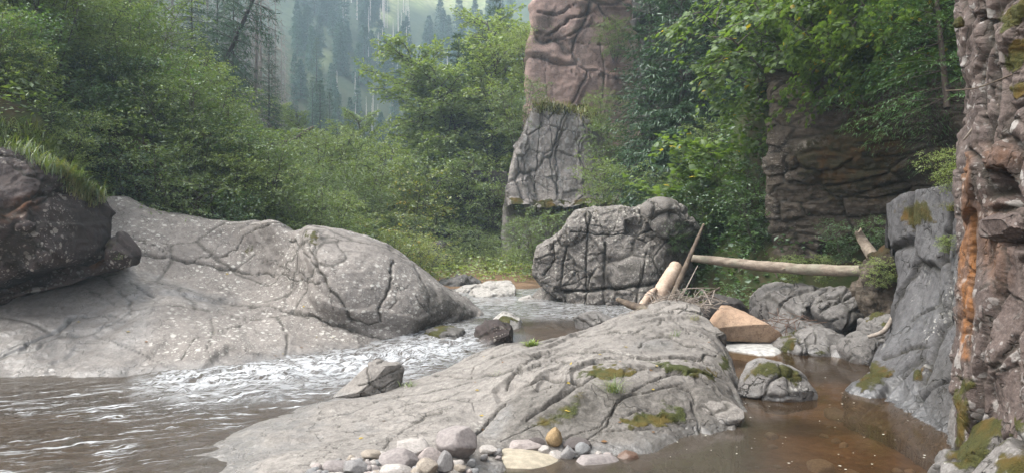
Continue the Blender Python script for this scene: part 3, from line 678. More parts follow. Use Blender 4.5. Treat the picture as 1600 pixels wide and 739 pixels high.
# leaning slab on the right
slab_rows = [
    [(1420, 300, 11.2), (1394, 318, 9.9), (1430, 300, 9.2), (1480, 290, 8.4), (1540, 270, 7.4)],
    [(1425, 360, 11.2), (1398, 380, 9.7), (1440, 378, 9.0), (1485, 380, 8.2), (1540, 380, 7.2)],
    [(1430, 430, 11.), (1410, 440, 9.4), (1445, 440, 8.75), (1485, 450, 7.75), (1540, 450, 7.0)],
    [(1420, 500, 10.4), (1392, 510, 8.95), (1432, 510, 8.35), (1470, 520, 7.45), (1530, 520, 6.8)],
    [(1390, 560, 10.), (1356, 570, 8.5), (1402, 562, 8.05), (1450, 590, 7.05), (1515, 590, 6.5)],
    [(1360, 600, 9.4), (1328, 606, 8.05), (1400, 626, 7.35), (1468, 668, 6.45), (1500, 690, 6.1)],
    [(1350, 640, 8.9), (1322, 650, 7.7), (1395, 680, 6.9), (1462, 720, 6.1), (1500, 740, 5.9)],
]
patch('leaning_slab', slab_rows, 240, 260, M['slab'], dict(seed=51, noise=[(.08, 1.2, 3, False), (.03, (5, 5, 2), 4, True), (.012, 10, 4, False)], blocks=[(.05, (1.2, 1.2, .8), .05, .05)], wetline=.12, warp=7,
      cracks=[([(1440, 600), (1455, 560), (1478, 500), (1484, 440), (1475, 380)], .04, .12), ([(1425, 500), (1460, 480), (1475, 455)], .02, .04), ([(1380, 560), (1420, 545), (1450, 540)], .02, .04), ([(1470, 520), (1490, 500), (1500, 440)], .03, .08)],
      paint=[(0, [(1400, 320), (1450, 315), (1460, 345), (1420, 360)], 7, .95), (0, [(1335, 590), (1355, 560), (1400, 578), (1380, 600), (1345, 612)], 6, .9), (0, [(1425, 575), (1450, 565), (1440, 595), (1420, 595)], 5, .8),
             (0, [(1400, 545), (1455, 535), (1455, 545), (1410, 553)], 4, .6), (1, [(1370, 600), (1400, 580), (1440, 600), (1470, 660), (1400, 630)], 10, .8), (1, [(1380, 540), (1430, 480), (1470, 440), (1480, 500), (1420, 530)], 14, .5),
             (2, [(1445, 600), (1470, 540), (1500, 560), (1495, 690), (1450, 650)], 10, .45)]),
      'blue-grey leaning slab with moss patches at the right edge of the pool', 'rock slab', skirt=(.4, .8, -.8))
# near wall
wall_rows = []
for y, ex in [(-330, 1500), (-160, 1500), (0, 1500), (60, 1501), (130, 1503), (210, 1502), (290, 1496), (370, 1497), (450, 1496), (530, 1494), (600, 1492), (680, 1488), (760, 1488)]:
    b = 6.0 - max(y, 0) * .0008
    ex += 7
    wall_rows.append([(ex + 30, y, b + 2.2), (ex + 3, y, b + .35), (ex + 8, y, b - .05), (ex + 45, y, b - .45 + .12 * math.sin(y * .02)), (ex + 85, y, b - .8), (ex + 130, y, b - 1.15), (ex + 260, y, b - 1.9), (ex + 420, y, b - 2.6)] + [(CX + F * xw / dw, HY + (y - HY) * (b - 2.6) / dw, dw) for xw, dw in ((3.3, 2.), (3.5, .8), (4.2, .35))])
patch('rock_wall', wall_rows, 300, 520, M['wall'], dict(seed=61, noise=[(.10, .9, 3, False), (.03, (5, 5, 1.2), 4, True), (.03, 6, 5, False), (.008, 22, 3, False)], terrace=[(.025, .3, (.8, .3, .35))], blocks=[(.06, (1.5, 1.5, .8), .05, .03), (.028, (3.4, 3.4, 2.2), .02, .035)], warp=8,
      pits=[([(1543, 265), (1565, 262), (1590, 300), (1600, 325), (1575, 318), (1548, 305)], .42, 4), ([(1552, 370), (1600, 362), (1640, 380), (1600, 392)], .12, 5)],
      cracks=[([(1530, 0), (1540, 60), (1528, 130), (1535, 190)], .03, .09), ([(1545, 40), (1555, 110), (1552, 180), (1540, 230)], .03, .08), ([(1500, 220), (1530, 260), (1545, 310)], .03, .07), ([(1548, 330), (1570, 325), (1620, 335)], .03, .08), ([(1515, 330), (1520, 420), (1510, 520)], .03, .07)],
      paint=[(3, [(1502, 300), (1522, 330), (1520, 430), (1514, 560), (1500, 560), (1498, 420)], 5, 1.), (3, [(1500, 240), (1512, 240), (1515, 330), (1500, 330)], 6, .7), (3, [(1525, 310), (1560, 330), (1575, 440), (1560, 460), (1530, 380)], 16, .35),
             (3, [(1530, 230), (1580, 225), (1600, 260), (1540, 260)], 12, .3),
             (0, [(1560, 25), (1600, -5), (1620, 20), (1570, 55)], 5, 1.), (0, [(1565, 100), (1580, 70), (1605, 60), (1605, 90), (1585, 110), (1570, 118)], 5, 1.), (0, [(1575, 140), (1605, 128), (1605, 150), (1585, 150)], 4, 1.),
             (0, [(1530, 110), (1540, 105), (1540, 125), (1530, 135)], 3, .9), (0, [(1490, 585), (1520, 590), (1510, 700), (1485, 700)], 8, .8)]),
      'tall purple-brown rock wall with an orange stain and white lichen', 'rock wall', skirt=(.8, .5, -.4))
rock('wall_block', [(1553, 340), (1580, 328), (1640, 322), (1660, 345), (1650, 372), (1600, 378), (1560, 372)], 4.95, .3, M['wall'],
     std(62, .03, .02, facing=False), 'pale block jutting from the rock wall below the dark hollow', 'rock', level=6, cuts=[(-.3, -.8, .3, .6)])
for k, (pts, lab) in enumerate([([(1494, 30), (1500, 26), (1505, 34), (1503, 44), (1496, 44), (1492, 38)], 'small moss cushion high on the left edge of the rock wall')]):
    rock('moss_cushion', pts, 5.75, .05, M['mossyrock'], dict(seed=70 + k, noise=[(.008, 30, 3, False)], facing=False, paint=[(0, [(1400, 0), (1600, 0), (1600, 900), (1400, 900)], 2, 1.)]), lab, 'moss', level=4, surf=False)
foot_rows = [
    [(1520, 600, 7.0), (1500, 605, 6.0), (1545, 598, 5.5), (1600, 585, 5.0), (1720, 560, 4.3)],
    [(1510, 640, 6.8), (1497, 645, 5.85), (1540, 630, 5.3), (1600, 615, 4.85), (1720, 600, 4.1)],
    [(1500, 680, 6.6), (1482, 690, 5.65), (1530, 665, 5.1), (1600, 655, 4.6), (1720, 650, 3.9)],
    [(1490, 715, 6.4), (1466, 722, 5.45), (1520, 705, 4.9), (1600, 700, 4.35), (1720, 700, 3.7)],
    [(1485, 750, 6.2), (1458, 765, 5.2), (1510, 770, 4.6), (1600, 780, 4.0), (1720, 800, 3.4)],
    [(1480, 820, 6.), (1450, 850, 4.8), (1500, 880, 4.2), (1600, 900, 3.6), (1720, 950, 3.1)],
]
patch('mossy_rock', foot_rows, 160, 200, M['mossyrock'], dict(seed=63, noise=[(.08, 1.6, 3, False), (.04, 4, 4, False), (.012, 14, 4, False)], blocks=[(.05, 1.7, .06, .07)], wetline=.08,
      paint=[(0, [(1495, 605), (1540, 640), (1620, 640), (1620, 665), (1560, 690), (1520, 739), (1480, 720), (1485, 690)], 10, .95), (0, [(1560, 700), (1620, 690), (1620, 760), (1540, 760)], 9, .7)]),
      'moss-covered rock at the foot of the wall in the near corner of the pool', 'rock', skirt=(.3, .4, -.8))

# cliffs
cl_rows = []
for y, dd in [(112, .9), (125, .3), (160, 0), (220, -.1), (290, .1), (350, .35), (410, .6), (460, .75), (520, .8)]:
    cl_rows.append([(1235, y, 15.4 + dd), (1202, y, 13.7 + dd), (1230, y, 13.2 + dd), (1300, y, 12.8 + dd), (1370, y, 12.4 + dd), (1440, y, 11.8 + dd), (1510, y, 11.1 + dd), (1600, y, 10.2 + dd)])
patch('mossy_cliff', cl_rows, 320, 300, M['mosscliff'], dict(seed=81, noise=[(.14, .7, 3, False), (.045, (1.0, 1.0, 5), 4, True), (.05, 4, 5, False), (.025, 11, 3, False)], blocks=[(.05, (1.2, 1.2, 3.2), .05, .06)], warp=8,
      pits=[([(1360, 200), (1440, 180), (1500, 230), (1500, 340), (1400, 330)], .35, 25), ([(1285, 390), (1340, 370), (1400, 390), (1400, 430), (1285, 430)], .5, 8)],
      paint=[(0, [(1210, 230), (1320, 160), (1420, 140), (1420, 330), (1300, 330), (1230, 300)], 30, .6), (2, [(1380, 190), (1500, 150), (1500, 330), (1400, 330)], 25, .7),
             (3, [(1225, 232), (1290, 215), (1292, 224), (1250, 235)], 3, .9)]),
      'dark brown mossy cliff behind the fallen log', 'cliff', skirt=(.3, 2.5, -.6))
def cliff(name, xs, ys, D, mat, o, label, nu=200, nv=200, lean=.3, leftback=3., bulge=.4):
    rows = []
    for k, y in enumerate(ys):
        f = k / (len(ys) - 1)
        r = [(xs[0](y) + 30, y, D + leftback)]
        n = 6
        for j in range(n):
            s = j / (n - 1); x = xs[0](y) + (xs[1](y) - xs[0](y)) * s
            r.append((x, y, D + lean * (1 - f) - bulge * math.sin(s * 3.1) + .8 * s))
        rows.append(r)
    return patch(name, rows, nu, nv, mat, o, label, 'cliff', skirt=(.2, 4, -.6))
ci = lambda *k: (lambda y, k=k: float(np.interp(y, [a for a, b in k], [b for a, b in k])))
cliff('reddish_cliff', (ci((-160, 842), (0, 832), (30, 838), (60, 826), (95, 833), (110, 822), (150, 826), (200, 820), (300, 822)), ci((-160, 1010), (300, 1000))), [-220, -120, -40, 40, 110, 180, 240], 30.5, M['redcliff'],
      dict(seed=91, noise=[(.25, .3, 3, False), (.03, (.5, .5, 2.2), 3, True), (.06, 2, 5, False)], terrace=[(.11, 1.9, (.25, -.1, 1))], blocks=[(.22, (.25, .25, .4), .10, .02)], warp=4, cw=.3, cd=.45,
           cracks=[([(835, 50), (860, 55), (890, 30), (930, 18)], .12, .35), ([(850, 68), (880, 60), (920, 40), (960, 45)], .1, .3), ([(840, 20), (870, 25), (900, 5)], .1, .3), ([(852, 90), (853, 150)], .04, .12), ([(830, 62), (900, 66), (985, 75)], .05, .15), ([(938, 60), (945, 110), (940, 180)], .06, .2)],
           paint=[(2, [(835, 28), (870, 15), (860, 45), (838, 52)], 4, .7)]),
      'tall reddish cliff rising above the grassy ledge', lean=.8)
cliff('grey_cliff', (ci((160, 840), (175, 834), (200, 822), (215, 812), (240, 808), (275, 799), (315, 797), (330, 802)), ci((160, 915), (200, 950), (240, 940), (330, 985))), [163, 175, 200, 235, 275, 308, 316, 322], 27.2, M['greycliff'],
      dict(seed=92, noise=[(.12, .5, 3, False), (.05, (1.5, 1.5, .4), 3, True), (.06, 2.5, 5, False)], terrace=[(.05, .8, (1, .3, .12))], blocks=[(.13, (.6, .6, .35), .06, .025), (.05, (1.6, 1.6, 1.2), .03, .03)], warp=4, cw=.3, cd=.45,
           cracks=[([(846, 180), (842, 220), (835, 300)], .05, .16), ([(870, 190), (868, 260), (872, 305)], .05, .14), ([(826, 190), (822, 250), (815, 300)], .04, .1), ([(800, 290), (830, 280), (860, 300)], .04, .08)],
           moss_up=(.9, -.3), paint=[(0, [(828, 160), (930, 160), (945, 195), (900, 180), (835, 178)], 5, .9), (2, [(905, 200), (960, 200), (960, 320), (900, 320)], 12, .5)]),  # last patch: painted shade where the right edge sinks into darkness
      'grey lichen-streaked cliff block with a grassy ledge on top', lean=1.2, leftback=3.)
cliff('cliff_base', (ci((300, 788), (440, 778)), ci((300, 960), (440, 960))), [295, 315, 350, 400, 440, 470], 28.3, M['greycliff'],
      dict(seed=93, noise=[(.15, .5, 3, False), (.07, (1.5, 1.5, .5), 4, True), (.05, 3, 4, False)], blocks=[(.1, (.9, .9, .5), .08, .05)], paint=[(2, [(770, 290), (870, 290), (870, 330), (770, 330)], 10, .6)]),  # shade under the overhanging block, painted as a dark band
      'undercut lower rock face below the grey cliff block', nv=120, lean=.1)
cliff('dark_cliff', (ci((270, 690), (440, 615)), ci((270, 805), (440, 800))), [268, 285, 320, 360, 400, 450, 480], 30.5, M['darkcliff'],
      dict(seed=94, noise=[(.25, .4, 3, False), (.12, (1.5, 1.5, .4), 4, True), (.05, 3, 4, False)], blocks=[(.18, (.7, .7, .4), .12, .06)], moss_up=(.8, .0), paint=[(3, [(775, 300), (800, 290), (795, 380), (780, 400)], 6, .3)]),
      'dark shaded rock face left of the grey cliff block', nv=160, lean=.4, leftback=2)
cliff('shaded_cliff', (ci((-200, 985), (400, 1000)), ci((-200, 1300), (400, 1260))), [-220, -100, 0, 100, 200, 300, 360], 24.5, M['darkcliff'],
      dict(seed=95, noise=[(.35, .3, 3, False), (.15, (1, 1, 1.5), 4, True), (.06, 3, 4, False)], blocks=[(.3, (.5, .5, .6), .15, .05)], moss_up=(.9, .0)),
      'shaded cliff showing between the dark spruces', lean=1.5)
# flat rocks on the far bank of the pool
rock('flat_rock', [(680, 442), (692, 432), (725, 428), (748, 432), (752, 445), (735, 455), (700, 456)], 19.5, .9, M['greyrock'], std(101, .08, .04, moss_up=(.5, .1)), 'low grey rock at the left end of the far gravel bank', 'rock', level=5)
rock('flat_rock', [(702, 458), (725, 447), (742, 444), (755, 452), (750, 466), (725, 472), (706, 468)], 17.8, .6, M['flat'], std(102, .05, .03), 'small pale flat rock behind the crest of the hump', 'rock', level=5)
rock('flat_rock', [(722, 480), (728, 470), (752, 465), (790, 464), (808, 470), (808, 480), (770, 488), (735, 488)], 16.2, .8, M['flat'], std(103, .04, .03, paint=[(2, [(725, 476), (810, 472), (810, 490), (725, 490)], 4, .7)]), 'pale flat rock with dark underside at the far edge of the stream', 'rock', level=5, cuts=[(0, -.6, -.8, .4)])
rock('flat_rock', [(735, 462), (742, 450), (760, 441), (795, 438), (805, 446), (806, 466), (780, 472), (748, 470)], 16.9, .9, M['flat'], std(104, .05, .03, cracks=[([(735, 462), (770, 466), (805, 460)], .03, .06)]), 'broad pale slab lying on top of the far stream bank', 'rock', level=5, cuts=[(0, -.5, .85, .4)])
rock('white_stone', [(806, 476), (812, 466), (828, 462), (838, 470), (836, 482), (815, 486)], 15.8, .3, M['flat'], std(105, .03, .02), 'small pale stone at the waterline left of the big boulder', 'stone', level=4)
rock('grey_stone', [(826, 470), (832, 458), (845, 450), (862, 456), (872, 470), (868, 486), (840, 488)], 16.0, .4, M['boulder'], std(106, .05, .03), 'angular grey stone tucked under the left side of the big boulder', 'stone', level=5, e=.5, cuts=[(-.6, -.7, .3, .5)])
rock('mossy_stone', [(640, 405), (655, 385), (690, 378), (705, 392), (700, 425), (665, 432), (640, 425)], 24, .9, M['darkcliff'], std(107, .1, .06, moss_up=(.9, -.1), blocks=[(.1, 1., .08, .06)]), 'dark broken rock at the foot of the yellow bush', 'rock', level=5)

# ------------------------------------------------------------------ water
def build_water():
    def seg(a, b, fine): return np.arange(a, b, fine)
    xs = np.concatenate([np.arange(-16, -7, .12), np.arange(-7, 6.5, .035)]); ys = np.concatenate([np.arange(2.2, 13., .035), np.arange(13, 22, .09)])
    X, Y = np.meshgrid(xs, ys)
    p = np.stack([X, Y, np.zeros_like(X)], -1).reshape(-1, 3)
    x, y = p[:, 0], p[:, 1]
    Q = np.stack([CX + F * x / y, HY + F * CAMH / y], 1)
    pond = sstep(1.6, 2.6, x - .12 * (y - 6)) * (1 - sstep(11.2, 12.0, y))        # the still brown pool on the right
    rise = .16 * sstep(10.3, 11.8, y) * (1 - pond)
    # the fast tongue of white water below the drop
    rap = in_poly(Q, [(250, 585), (420, 562), (590, 543), (640, 532), (760, 535), (730, 560), (640, 585), (560, 600), (430, 612), (300, 622), (215, 608)], 26)
    run = in_poly(Q, [(-300, 600), (250, 585), (600, 545), (740, 540), (690, 600), (520, 630), (380, 720), (300, 830), (-300, 830)], 40)
    far = sstep(12.0, 13, y) * (1 - pond)
    # flow coordinates: downstream runs left and towards the camera
    fl = np.array([-.88, -.47]); cr = np.array([.47, -.88])
    u = x * fl[0] + y * fl[1]; v = x * cr[0] + y * cr[1]
    q = np.stack([u * .55, v * 2.0, u * 0], 1)
    wob = np.stack([fbm(p, 1.4, 2, 3) * .35, fbm(p, 1.4, 2, 4) * .35, u * 0], 1)
    r1 = fbm(q + wob, 1.5, 3, 11, ridged=True); r2 = fbm(q + wob, 4.2, 3, 12, ridged=True); r3 = fbm(p, 7, 3, 13)
    amp = .006 * pond * 0 + run * .024 + rap * .075 + far * .012
    z = rise + amp * (.75 * r1 + .45 * r2 * (1 + rap * .6) + .3 * r3) + .0015 * pond * fbm(p, 3, 2, 19)
    calm = run * (.62 + .38 * in_poly(Q, [(200, 560), (800, 520), (800, 560), (640, 640), (420, 760), (250, 760), (380, 660), (150, 640)], 60))
    mask = np.stack([np.maximum(rap, far * .45), pond, calm, np.ones_like(rap)], 1)
    t = NT('stream_water'); vv = t.obj()
    at = t.n('ShaderNodeAttribute', attribute_name='mask'); sep = t.n('ShaderNodeSeparateColor'); t.l(at.outputs['Color'], sep.inputs[0])
    ra, po, ru = sep.outputs
    mp = t.n('ShaderNodeMapping'); t.l(vv, mp.inputs[0]); mp.inputs['Rotation'].default_value = (0, 0, math.radians(-28))
    wv = t.n('ShaderNodeVectorMath', operation='ADD'); t.l(mp.outputs[0], wv.inputs[0])
    wn = t.n('ShaderNodeVectorMath', operation='SCALE'); t.l(t.noise(vv, 1.8, 3, .55, 'Color'), wn.inputs[0]); wn.inputs['Scale'].default_value = .45
    t.l(wn.outputs[0], wv.inputs[1]); fv = wv.outputs[0]
    s1 = t.noise(t.scaled(fv, (1.6, 17, 1)), 1., 4, .6); s2 = t.noise(t.scaled(fv, (4.5, 40, 1)), 1., 4, .65); big = t.noise(vv, .9, 4, .6)
    ri = t.math('ABSOLUTE', t.math('SUBTRACT', t.noise(t.scaled(fv, (3.5, 9, 1)), 1.2, 4, .6), .5))
    ln = t.noise(t.scaled(fv, (1.6, 6, 1)), 1., 3, .55)
    bst = t.math('ADD', t.math('MULTIPLY', ru, .9), .05)
    hgt = t.math('MULTIPLY', t.math('ADD', t.math('MULTIPLY', s2, .25), t.math('ADD', t.math('MULTIPLY', s1, .5), ln)), bst)
    nrm = t.bump(hgt, .55, .06)
    fr = t.n('ShaderNodeFresnel'); fr.inputs[0].default_value = 1.42; t.l(nrm, fr.inputs['Normal'])
    tr = t.n('ShaderNodeBsdfTransparent'); t.setin(tr, 0, t.mix(po, (.62, .58, .52), (.70, .56, .41)))
    gl = t.n('ShaderNodeBsdfGlossy'); gl.inputs['Roughness'].default_value = .09; t.l(nrm, gl.inputs['Normal'])
    body = t.n('ShaderNodeBsdfDiffuse'); t.setin(body, 0, t.mix(po, (.10, .082, .066), (.10, .062, .032)))
    wm = t.n('ShaderNodeMixShader'); t.setin(wm, 0, t.mix(po, (.5, .5, .5), (.28, .28, .28))); t.l(tr.outputs[0], wm.inputs[1]); t.l(body.outputs[0], wm.inputs[2])
    wx = t.n('ShaderNodeMixShader'); t.l(t.math('MULTIPLY', fr.outputs[0], .95), wx.inputs[0]); t.l(wm.outputs[0], wx.inputs[1]); t.l(gl.outputs[0], wx.inputs[2])
    # foam: broken sheets in the white water, thin streaks on the run
    f1 = t.math('MULTIPLY', ra, t.ramp(t.math('ADD', t.math('MULTIPLY', ri, 1.6), t.math('MULTIPLY', s2, .55)), .22, .47))
    th = t.math('SUBTRACT', .85, t.math('MULTIPLY', big, .42))
    f2 = t.math('MULTIPLY', ru, t.ramp(t.math('SUBTRACT', t.math('ADD', t.math('MULTIPLY', s1, .62), t.math('MULTIPLY', s2, .55)), th), -.01, .09))
    fm = t.math('MAXIMUM', t.math('MULTIPLY', f1, .8), t.math('MULTIPLY', f2, .9))
    fd = t.n('ShaderNodeBsdfDiffuse'); fd.inputs[0].default_value = (.64, .66, .68, 1); t.l(t.bump(s2, .9, .06), fd.inputs['Normal'])
    ms = t.n('ShaderNodeMixShader'); t.l(fm, ms.inputs[0]); t.l(wx.outputs[0], ms.inputs[1]); t.l(fd.outputs[0], ms.inputs[2])
    m = t.done(ms.outputs[0])
    V = np.stack([x, y, z], 1)
    link_mesh('river_water', V, [grid_faces(len(ys), len(xs))[:, ::-1]], m, kind='structure', attrs={'mask': mask})
build_water()

# pale sheet standing in for sky reflection at the far edge of the pool
def disc(name, poly, z, mat, label, cat, h=.03):
    pl = np.array([[(a - CX) / F * (CAMH - z) * F / (b - HY), (CAMH - z) * F / (b - HY)] for a, b in poly])
    c = pl.mean(0); V = [[c[0], c[1], z + h]]; n = 72
    ring = catmull(np.concatenate([pl, pl[:1]]), n + 1)[:-1]
    for s in (.5, .8, .95, 1.08): V += [[c[0] + (q[0] - c[0]) * s, c[1] + (q[1] - c[1]) * s, z + h * (1 - s ** 3) - (.1 if s > 1 else 0)] for q in ring]
    V = np.array(V); V[:, 2] += .006 * fbm(V, 6, 3, 4); V[:, 0] += .14 * fbm(V, 3.5, 4, 6); V[:, 1] += .26 * fbm(V, 3.5, 4, 7)
    f3 = np.array([[0, 1 + i, 1 + (i + 1) % n] for i in range(n)]); f4 = np.concatenate([np.array([[1 + k * n + i, 1 + (k + 1) * n + i, 1 + (k + 1) * n + (i + 1) % n, 1 + k * n + (i + 1) % n] for i in range(n)]) for k in range(3)])
    return V, [f3, f4]
V, fc = disc('sky_sheen', [(1122, 529), (1170, 530), (1208, 532), (1228, 530), (1218, 541), (1222, 549), (1196, 554), (1165, 550), (1132, 543)], .02, None, None, None)
link_mesh('sky_sheen', V, fc, plain('painted_sky_sheen', (.44, .43, .41), .9, .4, 14), kind='structure', surf=True)

# ------------------------------------------------------------------ wood
class Geo:
    def __init__(s): s.V, s.Q, s.T, s.n = [], [], [], 0
    def add(s, V, quads=None, tris=None):
        s.V.append(V)
        if quads is not None and len(quads): s.Q.append(np.asarray(quads) + s.n)
        if tris is not None and len(tris): s.T.append(np.asarray(tris) + s.n)
        s.n += len(V)
    def tube(s, pts, rad, k=6, cap=True, rough=0., rng=None):
        pts = np.asarray(pts, float); rad = np.broadcast_to(rad, (len(pts),))
        tan = np.gradient(pts, axis=0); tan /= np.linalg.norm(tan, axis=1)[:, None] + 1e-9
        ref = np.array([0, 0, 1.]) if abs(tan[:, 2]).mean() < .8 else np.array([1., 0, 0])
        a = np.cross(tan, ref); a /= np.linalg.norm(a, axis=1)[:, None] + 1e-9
        b = np.cross(tan, a)
        th = np.linspace(0, TAU, k, endpoint=False)
        R = rad[:, None] * (1 + (rough * rng.normal(size=(len(pts), k)) if rough else 0))
        V = pts[:, None] + R[..., None] * (np.cos(th)[None, :, None] * a[:, None] + np.sin(th)[None, :, None] * b[:, None])
        i = np.arange(len(pts) * k).reshape(len(pts), k); j = np.roll(i, -1, 1)
        q = np.stack([i[:-1], j[:-1], j[1:], i[1:]], -1).reshape(-1, 4)
        V = V.reshape(-1, 3)
        if cap:
            V = np.concatenate([V, pts[:1], pts[-1:]]); c0, c1 = len(V) - 2, len(V) - 1
            t = [[c0, (x + 1) % k, x] for x in range(k)] + [[c1, i[-1, x], i[-1, (x + 1) % k]] for x in range(k)]
            s.add(V, q, t)
        else: s.add(V, q)
    def arrays(s):
        f = []
        if s.Q: f.append(np.concatenate(s.Q))
        if s.T: f.append(np.concatenate(s.T))
        return np.concatenate(s.V), f

def leaf_shape(kind):
    """template: points in (along, across, up), faces"""
    if kind == 'oval':
        p = [(0, 0, 0), (.5, -.32, .07), (1, 0, -.04), (.5, .32, .07)]; return np.array(p, float), np.array([[0, 1, 2], [0, 2, 3]])
    if kind == 'long':
        p = [(0, 0, 0), (.4, -.15, .03), (1, 0, -.1), (.4, .15, .03)]; return np.array(p, float), np.array([[0, 1, 2], [0, 2, 3]])
    if kind == 'maple':
        o = [(0, 0), (-.12, -.22), (.05, -.30), (.12, -.52), (.32, -.42), (.42, -.55), (.52, -.30), (.72, -.34), (.70, -.16), (1.0, 0), (.70, .16), (.72, .34), (.52, .30), (.42, .55), (.32, .42), (.12, .52), (.05, .30), (-.12, .22)]
        p = [(.35, 0, .05)] + [(a, b, -.10 * abs(b) - .04 * a) for a, b in o]
        n = len(o); return np.array(p, float), np.array([[0, 1 + (i + 1) % n, 1 + i] for i in range(n)])
    if kind == 'needle':
        p = [(0, -.09, 0), (1, 0, 0), (0, .09, 0)]; return np.array(p, float), np.array([[0, 1, 2]])
    if kind == 'blade':
        p = [(0, -.5, 0), (.55, -.42, .02), (1, 0, -.03), (.55, .42, .02), (0, .5, 0)]; return np.array(p, float), np.array([[0, 1, 2], [0, 2, 4], [2, 3, 4]])

def leaves(pos, tip, up, size, kind, width=1.):
    """many leaves at once"""
    T, Fc = leaf_shape(kind)
    tip = tip / (np.linalg.norm(tip, axis=1)[:, None] + 1e-9)
    side = np.cross(up, tip); side /= np.linalg.norm(side, axis=1)[:, None] + 1e-9
    nrm = np.cross(tip, side)
    V = pos[:, None] + size[:, None, None] * (T[None, :, 0:1] * tip[:, None] + width * T[None, :, 1:2] * side[:, None] + T[None, :, 2:3] * nrm[:, None])
    k = len(T); n = len(pos)
    Fa = (Fc[None] + (np.arange(n) * k)[:, None, None]).reshape(-1, 3)
    return V.reshape(-1, 3), Fa

def curve_from(p, d, L, n, droop, rng, wob=.12):
    pts = [np.array(p, float)]; d = np.array(d, float); s = L / (n - 1)
    for i in range(n - 1):
        d = d + rng.normal(0, wob, 3) * .5; d[2] -= droop / (n - 1); d /= np.linalg.norm(d)
        pts.append(pts[-1] + d * s)
    return np.array(pts)

def deciduous(seed, H=3., spread=1.2, stems=4, limbs=9, subs=8, leaf=.06, kind='oval', gap=.05, start=.15, elev=.5, droop=.5, lean=.25, r0=.03, top=.35, sub_len=.45, updown=.35, jit=.5, layers=1.):
    rng = np.random.default_rng(seed)
    wood, pos, tip, up = Geo(), [], [], []
    gold = 2.399
    for s in range(stems):
        az = rng.uniform(0, TAU); ln = lean * rng.uniform(.3, 1.) if stems > 1 else lean * .3
        base = np.array([math.cos(az), math.sin(az), 0]) * (.12 * spread if stems > 1 else 0) * rng.uniform(.2, 1)
        h = H * rng.uniform(.72, 1.) if stems > 1 else H
        sp = curve_from(base, (ln * math.cos(az), ln * math.sin(az), 1), h, 10, -.1, rng, .07)
        rr = np.linspace(r0, r0 * .25, 10)
        wood.tube(sp, rr, 6, False)
        nl = limbs
        for i in range(nl):
            f = start + (1 - start) * ((i + rng.uniform(0, .9)) / nl)
            k = min(f * 9, 8.999); b = sp[int(k)] + (sp[int(k) + 1] - sp[int(k)]) * (k - int(k))
            az2 = i * gold + s + rng.normal(0, .3)
            prof = math.sin(math.pi * min(1, .18 + .82 * (1 - f) ** .8)) ** .7 * (1 - f) ** .12
            L = spread * max(prof, top) * rng.uniform(.65, 1.1)
            el = elev + rng.normal(0, .15) + .5 * f
            lp = curve_from(b, (math.cos(az2) * math.cos(el), math.sin(az2) * math.cos(el), math.sin(el)), L, 7, droop, rng, .16)
            wood.tube(lp, np.linspace(r0 * .42, r0 * .1, 7), 4, False)
            for j in range(subs):
                g = .18 + .82 * (j + rng.uniform(0, .8)) / subs
                k = min(g * 6, 5.999); q = lp[int(k)] + (lp[int(k) + 1] - lp[int(k)]) * (k - int(k))
                t = lp[int(k) + 1] - lp[int(k)]; t /= np.linalg.norm(t)
                sd = np.cross(t, (0, 0, 1.)); sd /= np.linalg.norm(sd) + 1e-9
                sgn = 1 if j % 2 else -1
                d = t * .6 + sd * sgn * .8 + np.array([0, 0, rng.normal(0, updown)])
                SL = sub_len * L * (1.1 - .6 * g) * rng.uniform(.6, 1.2) + .12 * spread
                bp = curve_from(q, d, SL, 5, droop * .5, rng, .2)
                wood.tube(bp, np.linspace(r0 * .14, r0 * .05, 5), 3, False)
                m = max(3, int(SL / gap))
                a = np.sort(rng.uniform(.08, 1., m)); kk = np.minimum(a * 4, 3.999); i0 = kk.astype(int)
                c = bp[i0] + (bp[i0 + 1] - bp[i0]) * (kk - i0)[:, None]
                dt = bp[i0 + 1] - bp[i0]; dt /= np.linalg.norm(dt, axis=1)[:, None]
                sv = np.cross(dt, (0, 0, 1.)); sv /= np.linalg.norm(sv, axis=1)[:, None] + 1e-9
                al = np.where(np.arange(m) % 2, 1, -1)[:, None]
                pos.append(c + rng.normal(0, leaf * .35 * layers, (m, 3))); tip.append(dt * .7 + sv * al * .8 + rng.normal(0, .3, (m, 3)) - np.array([0, 0, .15])); up.append(np.array([0, 0, 1.]) + rng.normal(0, jit, (m, 3)))
    pos, tip, up = map(np.concatenate, (pos, tip, up))
    V, Fa = leaves(pos, tip, up, leaf * rng.uniform(.6, 1.25, len(pos)), kind)
    return wood.arrays(), (V, [Fa])

